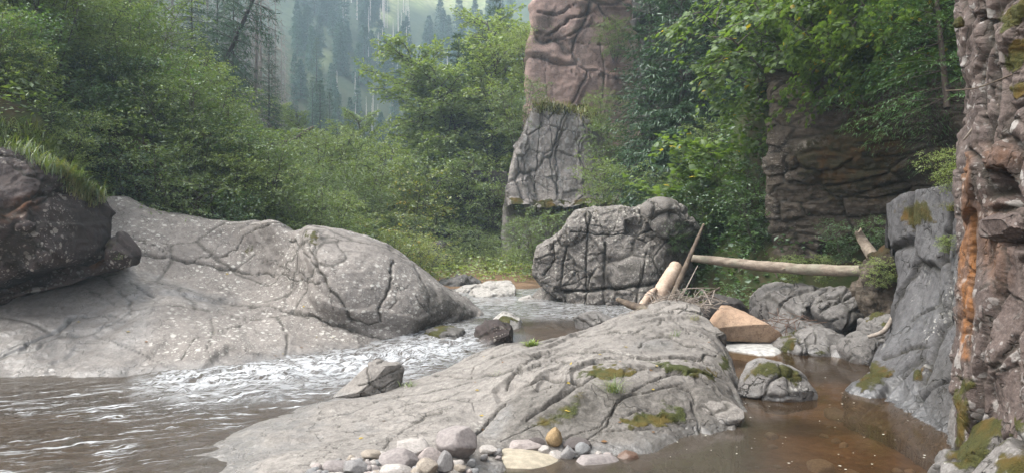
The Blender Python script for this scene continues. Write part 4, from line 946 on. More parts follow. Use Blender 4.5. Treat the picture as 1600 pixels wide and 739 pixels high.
def spruce(seed, H=10., R=2., whorls=26, per=7, twigs=16, nl=.10, nw=.03, start=.08, droop=.5, dens=10, hang=.4, r0=.11, power=.9, kind='needle'):
    rng = np.random.default_rng(seed)
    wood, pos, tip, up, sz = Geo(), [], [], [], []
    tp = np.array([[.02 * math.sin(z * 1.3 + seed), .02 * math.cos(z * .9), z * H] for z in np.linspace(0, 1, 14)]); wood.tube(tp, np.linspace(r0, r0 * .06, 14), 7, False)
    for w_ in range(whorls):
        f = start + (.985 - start) * (w_ + rng.uniform(-.3, .3)) / (whorls - 1); f = min(max(f, start), .99)
        L0 = R * (1 - f) ** power * 1.02 + .06 * R
        for b in range(per):
            az = b * TAU / per + rng.normal(0, .35) + w_ * .7; L = L0 * rng.uniform(.65, 1.1)
            el = -.1 + .75 * f + rng.normal(0, .1)
            bp = curve_from((0, 0, f * H), (math.cos(az) * math.cos(el), math.sin(az) * math.cos(el), math.sin(el)), L, 7, droop * (1 - f * .8), rng, .06)
            bp[-2:, 2] += np.array([.03, .09]) * L
            wood.tube(bp, np.linspace(r0 * .2 * (1 - f * .7), r0 * .03, 7), 3, False)
            nt_ = max(4, int(twigs * L / R))
            for j in range(nt_):
                g = .12 + .88 * (j + .5) / nt_; k = min(g * 6, 5.999); q = bp[int(k)] + (bp[int(k) + 1] - bp[int(k)]) * (k - int(k))
                t = bp[int(k) + 1] - bp[int(k)]; t /= np.linalg.norm(t) + 1e-9
                sd = np.cross(t, (0, 0, 1.)); sd /= np.linalg.norm(sd) + 1e-9
                TL = .42 * L * (1.1 - g) + .08 * R
                for sg in (-1, 1):
                    d = t * .75 + sd * sg * .75 + np.array([0, 0, -hang * rng.uniform(.2, 1)])
                    d /= np.linalg.norm(d)
                    m = max(3, int(TL * dens / R * 2))
                    a = rng.uniform(.0, 1., m)
                    c = q + d * (a * TL)[:, None]; c[:, 2] -= hang * .25 * TL * a ** 2
                    nd = d + rng.normal(0, .45, (m, 3)); nd[:, 2] -= .1
                    pos.append(c); tip.append(nd); up.append(np.array([0, 0, 1.]) + rng.normal(0, .45, (m, 3))); sz.append(rng.uniform(.7, 1.3, m))
    pos, tip, up, sz = map(np.concatenate, (pos, tip, up, sz))
    V, Fa = leaves(pos, tip, up, nl * sz, kind, nw / nl / .18)
    return wood.arrays(), (V, [Fa])

def dead_spruce(seed, H=12., R=2., n=70, r0=.12, start=.2, droop=1.1, twigs=3, br=.02):
    rng = np.random.default_rng(seed); w_ = Geo()
    tp = np.array([[.03 * math.sin(z * 2.3 + seed), .03 * math.cos(z * 1.9), z * H] for z in np.linspace(0, 1, 14)])
    w_.tube(tp, np.linspace(r0, r0 * .12, 14), 7, False)
    b = Geo()
    for i in range(n):
        f = start + (1 - start) * rng.uniform(0, .98); az = rng.uniform(0, TAU); L = R * (1 - f * .8) * rng.uniform(.3, 1.1)
        bp = curve_from((0, 0, f * H), (math.cos(az), math.sin(az), .15), L, 7, droop, rng, .1)
        b.tube(bp, np.linspace(br, br * .25, 7), 3, False)
        for j in range(twigs):
            k = rng.integers(2, 6); d = bp[k] - bp[k - 1]; d = d / np.linalg.norm(d) + rng.normal(0, .5, 3); 
            b.tube(curve_from(bp[k], d, L * rng.uniform(.15, .4), 4, .5, rng, .15), np.linspace(br * .4, br * .15, 4), 3, False)
    return w_.arrays(), b.arrays()

M['bark'] = bark_mat('grey_brown_bark', (.055, .045, .036), (.10, .085, .07), lich=.4)
M['sprucebark'] = bark_mat('dark_spruce_bark', (.035, .027, .022), (.065, .05, .04))
M['deadbark'] = bark_mat('dead_grey_wood', (.19, .16, .145), (.28, .245, .225))
M['paledead'] = bark_mat('bleached_dead_wood', (.52, .46, .43), (.62, .56, .52))
M['leafA'] = leaf_mat('bush_leaf', (0.092, 0.142, 0.040), (0.155, 0.212, 0.062), (0.21, 0.258, 0.085), gloss=.06)
M['leafB'] = leaf_mat('light_leaf', (0.165, 0.225, 0.060), (0.235, 0.295, 0.085), (0.30, 0.345, 0.115), gloss=.06)
M['leafY'] = leaf_mat('yellow_green_leaf', (0.190, 0.240, 0.045), (0.275, 0.310, 0.058), (0.34, 0.330, 0.065), rare=((.45, .33, .03), .95))
M['leafM'] = leaf_mat('maple_leaf', (0.088, 0.138, 0.038), (0.135, 0.200, 0.055), (0.185, 0.250, 0.075), trans=.5, gloss=.03, rare=((.40, .30, .04), .985))
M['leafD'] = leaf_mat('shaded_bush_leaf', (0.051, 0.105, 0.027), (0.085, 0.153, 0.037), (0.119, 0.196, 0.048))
M['needle'] = leaf_mat('spruce_needle', (0.034, 0.076, 0.031), (0.060, 0.111, 0.037), (0.076, 0.136, 0.044), trans=.15, gloss=.05)
M['needleL'] = leaf_mat('fresh_spruce_needle', (0.051, 0.112, 0.035), (0.080, 0.160, 0.048), (0.104, 0.192, 0.058), trans=.2, gloss=.05)
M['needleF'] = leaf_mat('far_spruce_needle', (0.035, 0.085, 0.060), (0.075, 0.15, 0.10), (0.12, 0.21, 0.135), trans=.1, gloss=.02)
M['grass'] = leaf_mat('grass_blade', (0.084, 0.132, 0.024), (0.144, 0.192, 0.036), (0.228, 0.216, 0.060), trans=.4)
M['grassY'] = leaf_mat('dry_grass_blade', (0.154, 0.165, 0.033), (0.242, 0.209, 0.055), (0.308, 0.242, 0.088), trans=.4)

def species(name, parts, wood_m, leaf_m, names=('trunk', 'crown')):
    (wv, wf), (lv, lf) = parts
    return dict(name=name, wood=mk_mesh(name + '_' + names[0], wv, wf, wood_m, True), crown=mk_mesh(name + '_' + names[1], lv, lf, leaf_m, False), names=names)

import zlib
COUNT = {}
def plant(sp, x, y, z, s, label, cat, group=None, rz=None, tilt=(0, 0), sz=None, name=None):
    e = empty(name or sp['name'], (x, y, z), label, cat, group)
    COUNT[label] = COUNT.get(label, 0) + 1
    e.rotation_euler = (tilt[0], tilt[1], np.random.default_rng(zlib.crc32(label.encode()) + COUNT[label]).uniform(0, TAU) if rz is None else rz)
    e.scale = (s, s, s * (sz or 1))
    for k, nm in (('wood', sp['names'][0]), ('crown', sp['names'][1])):
        o = bpy.data.objects.new(nm, sp[k]); COL.objects.link(o); o.parent = e
    return e

S = {}
S['bush1'] = species('bush', deciduous(1, 3.0, 1.5, 6, 10, 9, .075, gap=.035, start=.1, r0=.022, elev=.35, droop=.55, lean=.5), M['bark'], M['leafA'], ('stems', 'crown'))
S['bush2'] = species('bush', deciduous(2, 3.2, 1.5, 5, 11, 9, .085, gap=.042, start=.08, r0=.022, elev=.25, droop=.6, lean=.6), M['bark'], M['leafB'], ('stems', 'crown'))
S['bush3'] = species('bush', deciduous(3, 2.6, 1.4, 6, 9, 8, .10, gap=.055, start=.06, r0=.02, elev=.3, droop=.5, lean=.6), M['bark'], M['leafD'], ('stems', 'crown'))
S['bushY'] = species('bush', deciduous(4, 2.6, 1.5, 6, 9, 9, .085, gap=.045, start=.06, r0=.02, elev=.3, droop=.5, lean=.5), M['bark'], M['leafY'], ('stems', 'crown'))
S['tree1'] = species('broadleaf_tree', deciduous(5, 9.0, 2.6, 1, 34, 14, .14, gap=.036, start=.12, r0=.10, elev=.45, droop=.45, sub_len=.4), M['bark'], M['leafB'])
S['tree2'] = species('broadleaf_tree', deciduous(6, 9.0, 2.9, 2, 26, 14, .15, gap=.034, start=.12, r0=.09, elev=.35, droop=.5, sub_len=.42, lean=.2), M['bark'], M['leafB'])
S['tree3'] = species('broadleaf_tree', deciduous(7, 8.0, 2.2, 3, 17, 13, .13, gap=.04, start=.1, r0=.07, elev=.5, droop=.5, sub_len=.42, lean=.25), M['bark'], M['leafB'])
S['treeM'] = species('maple_tree', deciduous(8, 3.6, 2.4, 3, 10, 9, .135, 'maple', gap=.055, start=.15, r0=.04, elev=.1, droop=.6, sub_len=.4, lean=.5, jit=.35, updown=.2), M['bark'], M['leafM'])
S['mapbush'] = species('maple_bush', deciduous(9, 1.9, 1.4, 5, 7, 8, .14, 'maple', gap=.06, start=.1, r0=.02, elev=.3, droop=.4, lean=.7, jit=.4), M['bark'], M['leafM'], ('stems', 'crown'))
S['spruceN'] = species('spruce_tree', spruce(10, 5.5, 1.9, 20, 8, 15, .07, .012, .02, .7, 22, .35, .06), M['sprucebark'], M['needleL'])
S['spruceM'] = species('spruce_tree', spruce(11, 11., 2.3, 30, 8, 15, .17, .035, .03, .7, 12, .55, .13), M['sprucebark'], M['needle'])
S['spruceM2'] = species('spruce_tree', spruce(12, 12., 2.4, 26, 7, 14, .2, .04, .15, .6, 11, .5, .14), M['sprucebark'], M['needle'])
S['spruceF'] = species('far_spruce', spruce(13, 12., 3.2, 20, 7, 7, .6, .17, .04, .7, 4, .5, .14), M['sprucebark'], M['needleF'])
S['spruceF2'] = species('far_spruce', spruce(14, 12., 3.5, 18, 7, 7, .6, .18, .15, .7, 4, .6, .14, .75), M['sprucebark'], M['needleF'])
S['dead'] = species('dead_spruce', dead_spruce(15, 12., 2.6, 120, .13, .12, twigs=5, br=.017), M['deadbark'], M['deadbark'], ('trunk', 'crown'))
S['deadF'] = species('dead_spruce', dead_spruce(16, 11., 1.1, 60, .2, .1, br=.04, twigs=1), M['paledead'], M['paledead'], ('trunk', 'crown'))

def on_ground(px, D):
    x = (px - CX) / F * D
    return x, D, float(ground_z(np.array([x]), np.array([float(D)]))[0])

# far hill: spruces one by one, in rough rows up the slope
n_far = 0
def clear_spot(px, py):
    return (600 < px < 765 and py < 22) or (575 < px < 620 and 15 < py < 45) or (480 < px < 510 and 78 < py < 112)
GF = 'spruces on the far hillside'
for r_, y in enumerate(np.geomspace(100, 236, 21)):
    xs = np.arange(-.30, .02, .0168)
    for xx in xs:
        yy = y + RNG.normal(0, 2.0); x = (xx + RNG.normal(0, .005)) * y
        z = float(ground_z(np.array([x]), np.array([yy]))[0])
        px = CX + F * x / yy; py = HY - F * (z + 4 - CAMH) / yy
        if not (455 < px < 800) or py < -45 or py > 215 or clear_spot(px, py): continue
        deadp = .8 if (535 < px < 640 and 105 < py < 190) else .08 if 520 < px < 780 and py < 120 else .03
        s = RNG.uniform(.42, .72) * y / 170
        n_far += 1
        if RNG.uniform() < deadp:
            plant(S['deadF'], x, yy, z - .3, s * 1.0, 'bleached dead spruce pole on the far hillside', 'dead tree', 'dead spruces on the far hillside')
        else:
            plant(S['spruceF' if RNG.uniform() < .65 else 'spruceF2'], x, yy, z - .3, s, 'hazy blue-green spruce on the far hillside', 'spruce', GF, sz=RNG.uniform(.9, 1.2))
for k in range(30):
    px = RNG.uniform(535, 640); yy = RNG.uniform(125, 165); x = (px - CX) / F * yy
    z = float(ground_z(np.array([x]), np.array([yy]))[0]); n_far += 1
    plant(S['deadF'], x, yy, z - .3, RNG.uniform(.45, .7), 'bleached dead spruce pole on the far hillside', 'dead tree', 'dead spruces on the far hillside')
print('far trees', n_far)

# left slope further back: dead grey spruces in the mist, live ones between
for px, D, s, lab in [(408, 52, 1.25, 'tall bare dead spruce in the mist, nearest the gap'), (372, 60, 1.2, 'bare dead spruce in the mist behind the leaning spruce'), (430, 64, 1.15, 'bare dead spruce at the edge of the misty gap'), (400, 70, 1.25, None), (385, 78, 1.2, None), (395, 75, 1.3, None), (350, 68, 1.2, None), (325, 62, 1.2, None), (440, 85, 1.2, None), (360, 66, .95, None), (300, 60, 1.1, None), (420, 74, 1.2, None), (425, 60, 1.0, None), (445, 88, 1.1, None), (385, 84, 1.3, None), (270, 55, 1.2, None), (340, 80, 1.3, None)]:
    x, y, z = on_ground(px, D)
    plant(S['dead'], x, y, z - .3, s, lab or 'grey dead spruce among the misty dead stand on the left slope', 'dead tree', 'dead spruces on the misty left slope')
for px, D, s in [(500, 62, .72), (515, 75, .75), (488, 85, .8), (455, 56, .5), (530, 92, .8), (548, 84, .6), (590, 88, .6), (610, 78, .55), (575, 96, .7), (495, 100, .9), (640, 90, .7)]:
    x, y, z = on_ground(px, D)
    plant(S['spruceM2' if s > .7 else 'spruceM'], x, y, z - .2, s, 'green spruce in the valley gap below the far hillside', 'spruce', 'spruces in the valley gap')

# trees of the left slope, 28 to 45 m away
for sp, px, D, s, tilt, lab, cat in [
    ('spruceM2', 312, 33, .95, (0, .42), 'thin spruce leaning to the right over the left bank', 'spruce'),
    ('spruceM', 365, 36, .72, (0, 0), 'misty green spruce below the leaning spruce', 'spruce'),
    ('spruceM', 420, 40, .62, (0, 0), 'dark misty spruce beside the broken hanging branch', 'spruce'),
    ('dead', 235, 24, .95, (0, 0), 'dead spruce with dark trunk and long drooping bare branches', 'dead tree'),
    ('dead', 398, 37, 1.0, (0, .02), 'bare dead spruce with grey drooping branches above the bushes', 'dead tree'),
    ('spruceM2', 340, 44, .8, (0, 0), 'misty spruce standing behind the leaning spruce', 'spruce'),
    ('spruceM', 300, 30, .55, (0, 0), 'short spruce at the foot of the leaning trunk', 'spruce'),
    ('tree2', 440, 44, .55, (0, 0), 'misty green tree left of the valley gap', 'tree'),
    ('tree1', 175, 27, .62, (0, 0), 'light leafy tree at the top of the left bank', 'tree'),
    ('tree2', 130, 25, .85, (0, 0), 'dense leafy tree above the left bank bushes', 'tree'),
    ('tree3', 60, 22, .8, (0, 0), 'leafy tree in the upper left corner', 'tree'),
    ('tree2', 20, 27, 1.0, (0, 0), 'tall leafy tree rising behind the upper left corner', 'tree'),
    ('tree1', 470, 34, .38, (0, 0), 'small green tree at the right end of the left bank', 'tree'),
    # middle group
    ('tree1', 575, 40, .72, (0, 0), 'slender pale green tree in the middle of the valley', 'tree'),
    ('tree3', 530, 44, .68, (0, 0), 'pale green tree left of the slender valley tree', 'tree'),
    ('tree3', 610, 32, .62, (0, 0), 'bushy light green tree at the foot of the valley', 'tree'),
    ('tree3', 540, 30, .52, (0, 0), 'low bushy grey-green tree behind the pale rock hump', 'tree'),
    ('tree2', 700, 36, 1.12, (0, 0), 'tall dark-stemmed tree left of the reddish cliff', 'tree'),
    ('spruceM2', 716, 35, .82, (0, 0), 'tall thin conifer among the trees left of the cliff', 'spruce'),
    ('tree1', 665, 38, .82, (0, 0), 'broad green tree at the edge of the far hillside', 'tree'),
    ('spruceM', 640, 46, .72, (0, 0), 'green spruce in front of the far hillside', 'spruce'),
    ('tree2', 760, 37, 1.2, (0, 0), 'tall green tree against the left edge of the reddish cliff', 'tree'),
    ('tree1', 790, 42, 1.35, (0, 0), 'tall light tree beside the top of the reddish cliff', 'tree'),
    ('spruceM2', 775, 46, 1.2, (0, 0), 'spruce behind the trees left of the reddish cliff', 'spruce'),
    ('tree3', 668, 30, .50, (0, 0), 'round green bushy tree above the yellow bush', 'tree'),
    ('tree3', 745, 33, .72, (0, 0), 'leafy tree hanging over the dark rock face', 'tree'),
    ('spruceM', 765, 34, .62, (0, 0), 'dark spruce just left of the grey cliff block', 'spruce'),
]:
    x, y, z = on_ground(px, D)
    if cat == 'dead tree' or 'spruce' in sp: pass
    if tilt[1]: e = plant(S[sp], x, y, z - .2, s, lab, cat, tilt=tilt, rz=0)
    else: plant(S[sp], x, y, z - .2, s, lab, cat, tilt=tilt)

# bush belt on the left bank
GB = 'bushes covering the left bank'
bushes = []
def belt(pxs, D, sc, kinds, jx=12, jd=.6, dz=-.15):
    for px in pxs:
        bushes.append((RNG.choice(kinds), px + RNG.normal(0, jx), D + RNG.normal(0, jd), sc * RNG.uniform(.8, 1.2), dz))
belt(range(150, 500, 42), 14.6, .52, ['bush1', 'bush1', 'bush3', 'bush2'], jd=.3)
belt(range(120, 530, 46), 16.5, .62, ['bush1', 'bush2', 'bush1', 'bush3'])
belt(range(60, 560, 50), 19.0, .75, ['bush1', 'bush2', 'bush2'])
belt(range(-10, 240, 56), 22.5, .9, ['bush1', 'bush2', 'bush3'])
belt(range(250, 520, 46), 22.5, .62, ['bush1', 'bush2', 'bush3'])
belt(range(-40, 200, 62), 27, 1.0, ['bush1', 'bush2'])
belt(range(230, 460, 45), 29, .5, ['bush1', 'bush3'])
belt(range(300, 480, 40), 37, .7, ['bush1', 'bush3'])
belt(range(-60, 160, 48), 14.0, .62, ['bush3', 'bush1'], jd=.5)
belt(range(-60, 140, 52), 12.2, .48, ['bush3', 'bush2'], jd=.3)
belt(range(500, 700, 40), 25, .62, ['bush2', 'bush1', 'bush2'])
belt(range(480, 660, 44), 21, .52, ['bush2', 'bush2', 'bush1'])
belt(range(115, 330, 34), 13.4, .5, ['bush3', 'bush1', 'bush2'], jd=.2)
belt(range(100, 320, 36), 15.2, .66, ['bush3', 'bush1', 'bush2'], jd=.3)
belt(range(-40, 130, 34), 11.9, .34, ['bush1', 'bush2'], jd=.2)
for sp, px, D, s, dz in bushes:
    if D > 17.5 and px > 270: s *= float(np.interp(px, [270, 340, 480, 540], [.9, .66, .55, .8]))
    x, y, z = on_ground(px, D)
    plant(S[sp], x, y, z + dz, s, 'leafy green bush in the bush belt covering the left bank', 'bush', GB)
for sp, px, D, s, lab, cat in [
    ('spruceM', 738, 35.5, .85, 'narrow green spruce between the valley trees and the reddish cliff', 'spruce'),
    ('spruceM', 672, 41, .85, 'narrow misty spruce at the right edge of the far hillside view', 'spruce'),
    ('tree2', 735, 34, .95, 'full green tree between the dark-stemmed tree and the reddish cliff', 'tree'),
    ('tree3', 650, 34, .36, 'light green tree right of the tallest valley bush', 'tree'),
    ('tree1', 770, 33, 1.0, 'slim light green tree close to the grey cliff block', 'tree'),
    ('bush2', 520, 33, 1.35, 'tall pale green bush below the valley gap', 'bush'),
    ('bush2', 565, 30, 1.35, 'tall light green bush in the middle of the valley floor', 'bush'),
    ('bush2', 600, 35, 1.7, 'tallest light green bush in the middle of the valley', 'bush'),
    ('bushY', 640, 29, 1.25, 'yellow-green tall bush at the foot of the valley trees', 'bush'),
    ('bush2', 680, 31, 1.35, 'light green bush hiding the foot of the tall dark-stemmed tree', 'bush'),
    ('bush1', 715, 30.5, 1.3, 'green bush rising above the dark rock face', 'bush'),
    ('bush2', 500, 26, .95, 'grey-green bush right of the left bank', 'bush'),
    ('bush2', 560, 25, .9, 'grey-green bush close behind the crest of the rock hump', 'bush'),
    ('bush1', 760, 29.5, 1.0, 'green bush leaning over the right end of the dark rock face', 'bush'),
    ('bushY', 610, 18.5, .62, 'yellow-green bush with yellow leaves behind the rock hump', 'bush'),
    ('bushY', 660, 19.5, .5, 'yellowing bush above the dark broken rock', 'bush'),
    ('bush1', 715, 24, .48, 'green bush in front of the dark shaded rock face', 'bush'),
    ('bush2', 700, 22.5, .32, 'low leafy bush on the far gravel bank', 'bush'),
    ('bush1', 765, 23.5, .36, 'low green bush at the foot of the dark rock face', 'bush'),
    ('bush2', 800, 23, .32, 'small bush beside the gravel bank, right of the low green bush', 'bush'),
    ('bush1', 845, 21, .62, 'leafy bush under the grey cliff block, left of the big boulder', 'bush'),
    ('bush1', 815, 25.5, .5, 'grey-green bush against the undercut cliff base', 'bush'),
    ('bushY', 915, 20.5, .42, 'small yellow-tipped bush by the left top edge of the big boulder', 'bush'),
    ('bush3', 1000, 19, .6, 'dark green bush behind the crown of the big boulder', 'bush'),
    ('mapbush', 1075, 17, .95, 'broad-leaved maple bush with a few yellow leaves above the big boulder', 'bush'),
    ('mapbush', 1130, 16.2, .95, 'broad-leaved maple bush between the big boulder and the mossy cliff', 'bush'),
    ('bush3', 1110, 15.5, .55, 'dark bush just behind the left end of the fallen log', 'bush'),
    ('bush3', 1160, 15, .6, 'dark leafy bush in the gully left of the mossy cliff', 'bush'),
    ('bush1', 1050, 20.5, .5, 'green bush in front of the dark spruces', 'bush'),
    ('bush1', 1130, 18.5, .6, 'tall green bush under the maple trees', 'bush'),
    ('bush3', 1185, 14.2, .5, 'low dark bush at the foot of the mossy cliff', 'bush'),
    ('bush3', 1105, 13.2, .42, 'dark bush under the left half of the fallen log', 'bush'),
    ('bush3', 1150, 13.0, .36, 'dark bush in the hollow between the log and the tan boulder', 'bush'),
    ('bush3', 1215, 13.0, .36, 'dark bush against the foot of the mossy cliff, above the log', 'bush'),
    ('bush2', 1170, 13.3, .25, 'small light plant hanging above the log near the mossy cliff', 'bush'),
]:
    x, y, z = on_ground(px, D)
    plant(S[sp], x, y, z - .1, s, lab, cat)
# plants set by where they root on the rock
for sp, px, py, D, s, lab, cat in [
    ('bush3', 1320, 412, 11.9, .26, 'small leafy plant behind the right end of the fallen log', 'plant'),
    ('bush3', 1375, 400, 11.6, .24, 'small leafy plant at the foot of the splintered stump', 'plant'),
    ('bush2', 1290, 440, 12.0, .16, 'low fern-like plant under the fallen log', 'plant'),
    ('bush2', 1235, 440, 12.2, .16, 'small pale plant on top of the rounded grey rock', 'plant'),
    ('bush2', 1372, 450, 10.3, .16, 'yellow-green plant on the soil hummock', 'plant'),
    ('bush2', 1487, 300, 7.4, .16, 'fresh green plant growing beside the edge of the rock wall', 'plant'),
    ('bush2', 1476, 395, 8.0, .07, 'tiny green plant in a crack of the leaning slab', 'plant'),
    ('bush2', 950, 336, 18.0, .5, 'light green bush standing behind the top of the big boulder', 'bush'),
    ('bush1', 955, 300, 25.0, .75, 'green bush hiding the right edge of the grey cliff block', 'bush'),
    ('bush2', 820, 120, 31.5, .8, 'small tree leaning against the left edge of the reddish cliff', 'tree'),
    ('bush1', 808, 230, 28.5, .8, 'leafy shrub overhanging the left edge of the grey cliff block', 'shrub'),
    ('bush2', 940, 196, 27.6, .45, 'thin-leaved shrub on the grassy ledge of the grey cliff', 'shrub'),
    ('bush1', 925, 0, 30, .7, 'leafy bush hanging at the top of the reddish cliff', 'bush'),
    ('bush1', 960, 95, 29.3, .5, 'leafy bush clinging to the right edge of the reddish cliff', 'bush'),
    ('bush3', 1065, 395, 14.6, .25, 'small plant on the right shoulder of the big boulder', 'plant'),
]:
    p = P(px, py, D)
    plant(S[sp], p[0], p[1], p[2], s, lab, cat)

# right slope: spruces, then maples over the cliff
for sp, px, D, s, lab, cat in [
    ('spruceM', 1065, 22.0, .9, 'tall dark spruce in front of the shaded cliff', 'spruce'),
    ('spruceM', 1015, 23.6, .80, 'dark spruce touching the right edge of the reddish cliff', 'spruce'),
    ('spruceM', 1105, 22.5, .85, 'dark spruce right of the tall dark spruce', 'spruce'),
    ('spruceM', 1150, 21.5, .62, 'dark spruce half hidden by the maple leaves', 'spruce'),
]:
    x, y, z = on_ground(px, D)
    plant(S[sp], x, y, z - .3, s, lab, cat)
for sp, px, py, D, s, lab, cat, tilt in [
    ('treeM', 1310, 118, 12.9, .85, 'maple tree leaning out over the mossy cliff', 'maple', (.55, -.2)),
    ('treeM', 1262, 150, 13.8, .8, 'maple tree at the left corner of the mossy cliff', 'maple', (.4, -.3)),
    ('treeM', 1385, 100, 12.9, .8, 'maple tree leaning over the middle of the mossy cliff', 'maple', (.5, .1)),
    ('treeM', 1345, 165, 12.2, .5, 'small maple hanging in front of the mossy cliff face', 'maple', (.9, -.1)),
    ('treeM', 1425, 140, 11.6, .55, 'small maple hanging beside the drooping spruce', 'maple', (.8, -.2)),
    ('treeM', 1222, 250, 14.8, .68, 'maple tree on the slope left of the mossy cliff', 'maple', (.15, -.15)),
    ('treeM', 1350, 60, 14.4, 1.0, 'maple tree higher up behind the mossy cliff edge', 'maple', (.3, -.1)),
    ('treeM', 1290, 80, 16.5, .95, 'maple tree standing back above the slope', 'maple', (0, 0)),
    ('tree2', 1235, 60, 19.0, .5, 'leafy tree behind the maples on the right slope', 'tree', (0, 0)),
    ('tree2', 1330, 40, 18.0, .6, 'leafy tree behind the maples at the top right', 'tree', (0, 0)),
    ('spruceN', 1478, 170, 10.8, .8, 'young spruce with fresh drooping boughs beside the rock wall', 'spruce', (.25, -.15)),
    ('spruceN', 1430, 130, 12.2, .9, 'young spruce on the cliff top behind the drooping spruce', 'spruce', (.15, -.1)),
    ('spruceN', 1520, 120, 12.8, 1.0, 'young spruce half hidden behind the rock wall', 'spruce', (.1, 0)),
    ('spruceN', 1400, 60, 14.5, 1.0, 'young spruce behind the maple leaves at the top right', 'spruce', (0, 0)),
]:
    p = P(px, py, D)
    plant(S[sp], p[0], p[1], p[2], s, lab, cat, tilt=tilt)

# ------------------------------------------------------------------ undergrowth and grass
def low_cover(name, n, region, leaf, kind, mat, per=7, hgt=.3, seed=1, zoff=0.):
    rng = np.random.default_rng(seed); pos = []
    x, y = region(rng, n)
    z = ground_z(x, y)
    ok = z > .12
    x, y, z = x[ok], y[ok], z[ok]
    c = np.repeat(np.stack([x, y, z], 1), per, 0); m = len(c)
    c[:, :2] += rng.normal(0, .16, (m, 2)); c[:, 2] += np.abs(rng.normal(0, hgt, m)) + zoff
    tip = np.stack([rng.normal(0, 1, m), rng.normal(0, 1, m), rng.normal(-.15, .3, m)], 1); up = np.array([0, 0, 1.]) + rng.normal(0, .45, (m, 3))
    V, Fa = leaves(c, tip, up, leaf * rng.uniform(.5, 1.3, m), kind)
    o = link_mesh(name, V, [Fa], mat, kind='stuff', smooth=False)
    return o
def rg_left(rng, n):
    y = 13 + 26 * rng.uniform(0, 1, n) ** 1.5; return left_edge(y) + .6 - rng.uniform(0, 1, n) ** .8 * (3 + y * .45), y
def rg_right(rng, n):
    y = 13.5 + 14 * rng.uniform(0, 1, n) ** 1.3; return right_edge(y) - .2 + rng.uniform(0, 1, n) * 7, y
def rg_floor(rng, n):
    y = 20 + 22 * rng.uniform(0, 1, n); return left_edge(y) - .5 + rng.uniform(0, 1, n) * (right_edge(y) - left_edge(y) + 1), y
low_cover('undergrowth', 8000, rg_left, .10, 'oval', M['leafA'], 8, .32, 1)
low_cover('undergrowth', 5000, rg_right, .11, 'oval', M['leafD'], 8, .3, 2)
def rg_knoll(rng, n):
    y = rng.uniform(10.3, 14.5, n); return -(.60 + .55 * rng.uniform(0, 1, n) ** .8) * y, y
low_cover('undergrowth', 2600, rg_knoll, .08, 'oval', M['leafA'], 8, .22, 4)
low_cover('undergrowth', 900, rg_knoll, .16, 'long', M['grass'], 9, .2, 5)
low_cover('undergrowth', 2600, rg_floor, .10, 'oval', M['leafB'], 7, .22, 3)

def grass_geo(c, nrm, L, W, rng, droop=.7, spread=.5):
    """bent blades: three segments each"""
    n = len(c); az = rng.uniform(0, TAU, n); out = np.stack([np.cos(az), np.sin(az), np.zeros(n)], 1)
    d = np.array([0, 0, 1.]) * .9 + out * spread * rng.uniform(.2, 1.3, n)[:, None] + .3 * nrm
    side = np.cross(d, out + np.array([.01, .02, .0])); side /= np.linalg.norm(side, axis=1)[:, None] + 1e-9
    side = np.where(np.linalg.norm(side, axis=1)[:, None] < .1, np.array([1., 0, 0]), side)
    Ls = L * rng.uniform(.5, 1.25, n)[:, None]; rows = []; p = c.copy()
    for k, w in enumerate((1, .85, .55, .0)):
        rows += [p - side * W * w * .5, p + side * W * w * .5]
        d = d / np.linalg.norm(d, axis=1)[:, None]; p = p + d * Ls / 3; d = d + out * droop * .45 + np.array([0, 0, -droop * .45])
    V = np.stack(rows, 1).reshape(-1, 3); b = (np.arange(n) * 8)[:, None, None]
    f = np.array([[0, 1, 3, 2], [2, 3, 5, 4], [4, 5, 7, 6]])[None] + b
    return V, f.reshape(-1, 4)

def grass_on(name, px_poly, n, L, W, mat, seed, label=None, cat=None, kind='stuff', droop=.7, D=None, tufty=0.):
    rng = np.random.default_rng(seed); pl = np.array(px_poly, float); pts = []
    tries = 0
    while len(pts) < n and tries < n * 6:
        tries += 1
        q = pl.min(0) + rng.uniform(0, 1, 2) * (pl.max(0) - pl.min(0))
        if in_poly(q[None], pl, .5)[0] < .5: continue
        h = drop(q[0], q[1])
        if h is None: continue
        for _ in range(6 if tufty else 1): pts.append(np.array(h[0]) + rng.normal(0, tufty, 3) * np.array([1, 1, .1]))
    c = np.array(pts); V, f = grass_geo(c, np.zeros_like(c), L, W, rng, droop)
    return link_mesh(name, V, [f], mat, label, cat, kind=kind, smooth=False)
grass_on('grass', [(-20, 195), (40, 200), (110, 235), (165, 305), (150, 325), (100, 300), (60, 262), (20, 238), (-20, 225)], 1900, .30, .010, M['grass'], 5, droop=1.0, tufty=.05)
grass_on('grass', [(70, 245), (130, 290), (160, 320), (150, 330), (100, 298)], 700, .24, .008, M['grassY'], 6, droop=1.1, tufty=.04)
grass_on('grass', [(828, 166), (850, 160), (880, 165), (900, 172), (925, 172), (950, 200), (935, 214), (905, 188), (880, 176), (850, 180), (835, 174)], 650, .4, .025, M['grassY'], 7, droop=.8, tufty=.12)

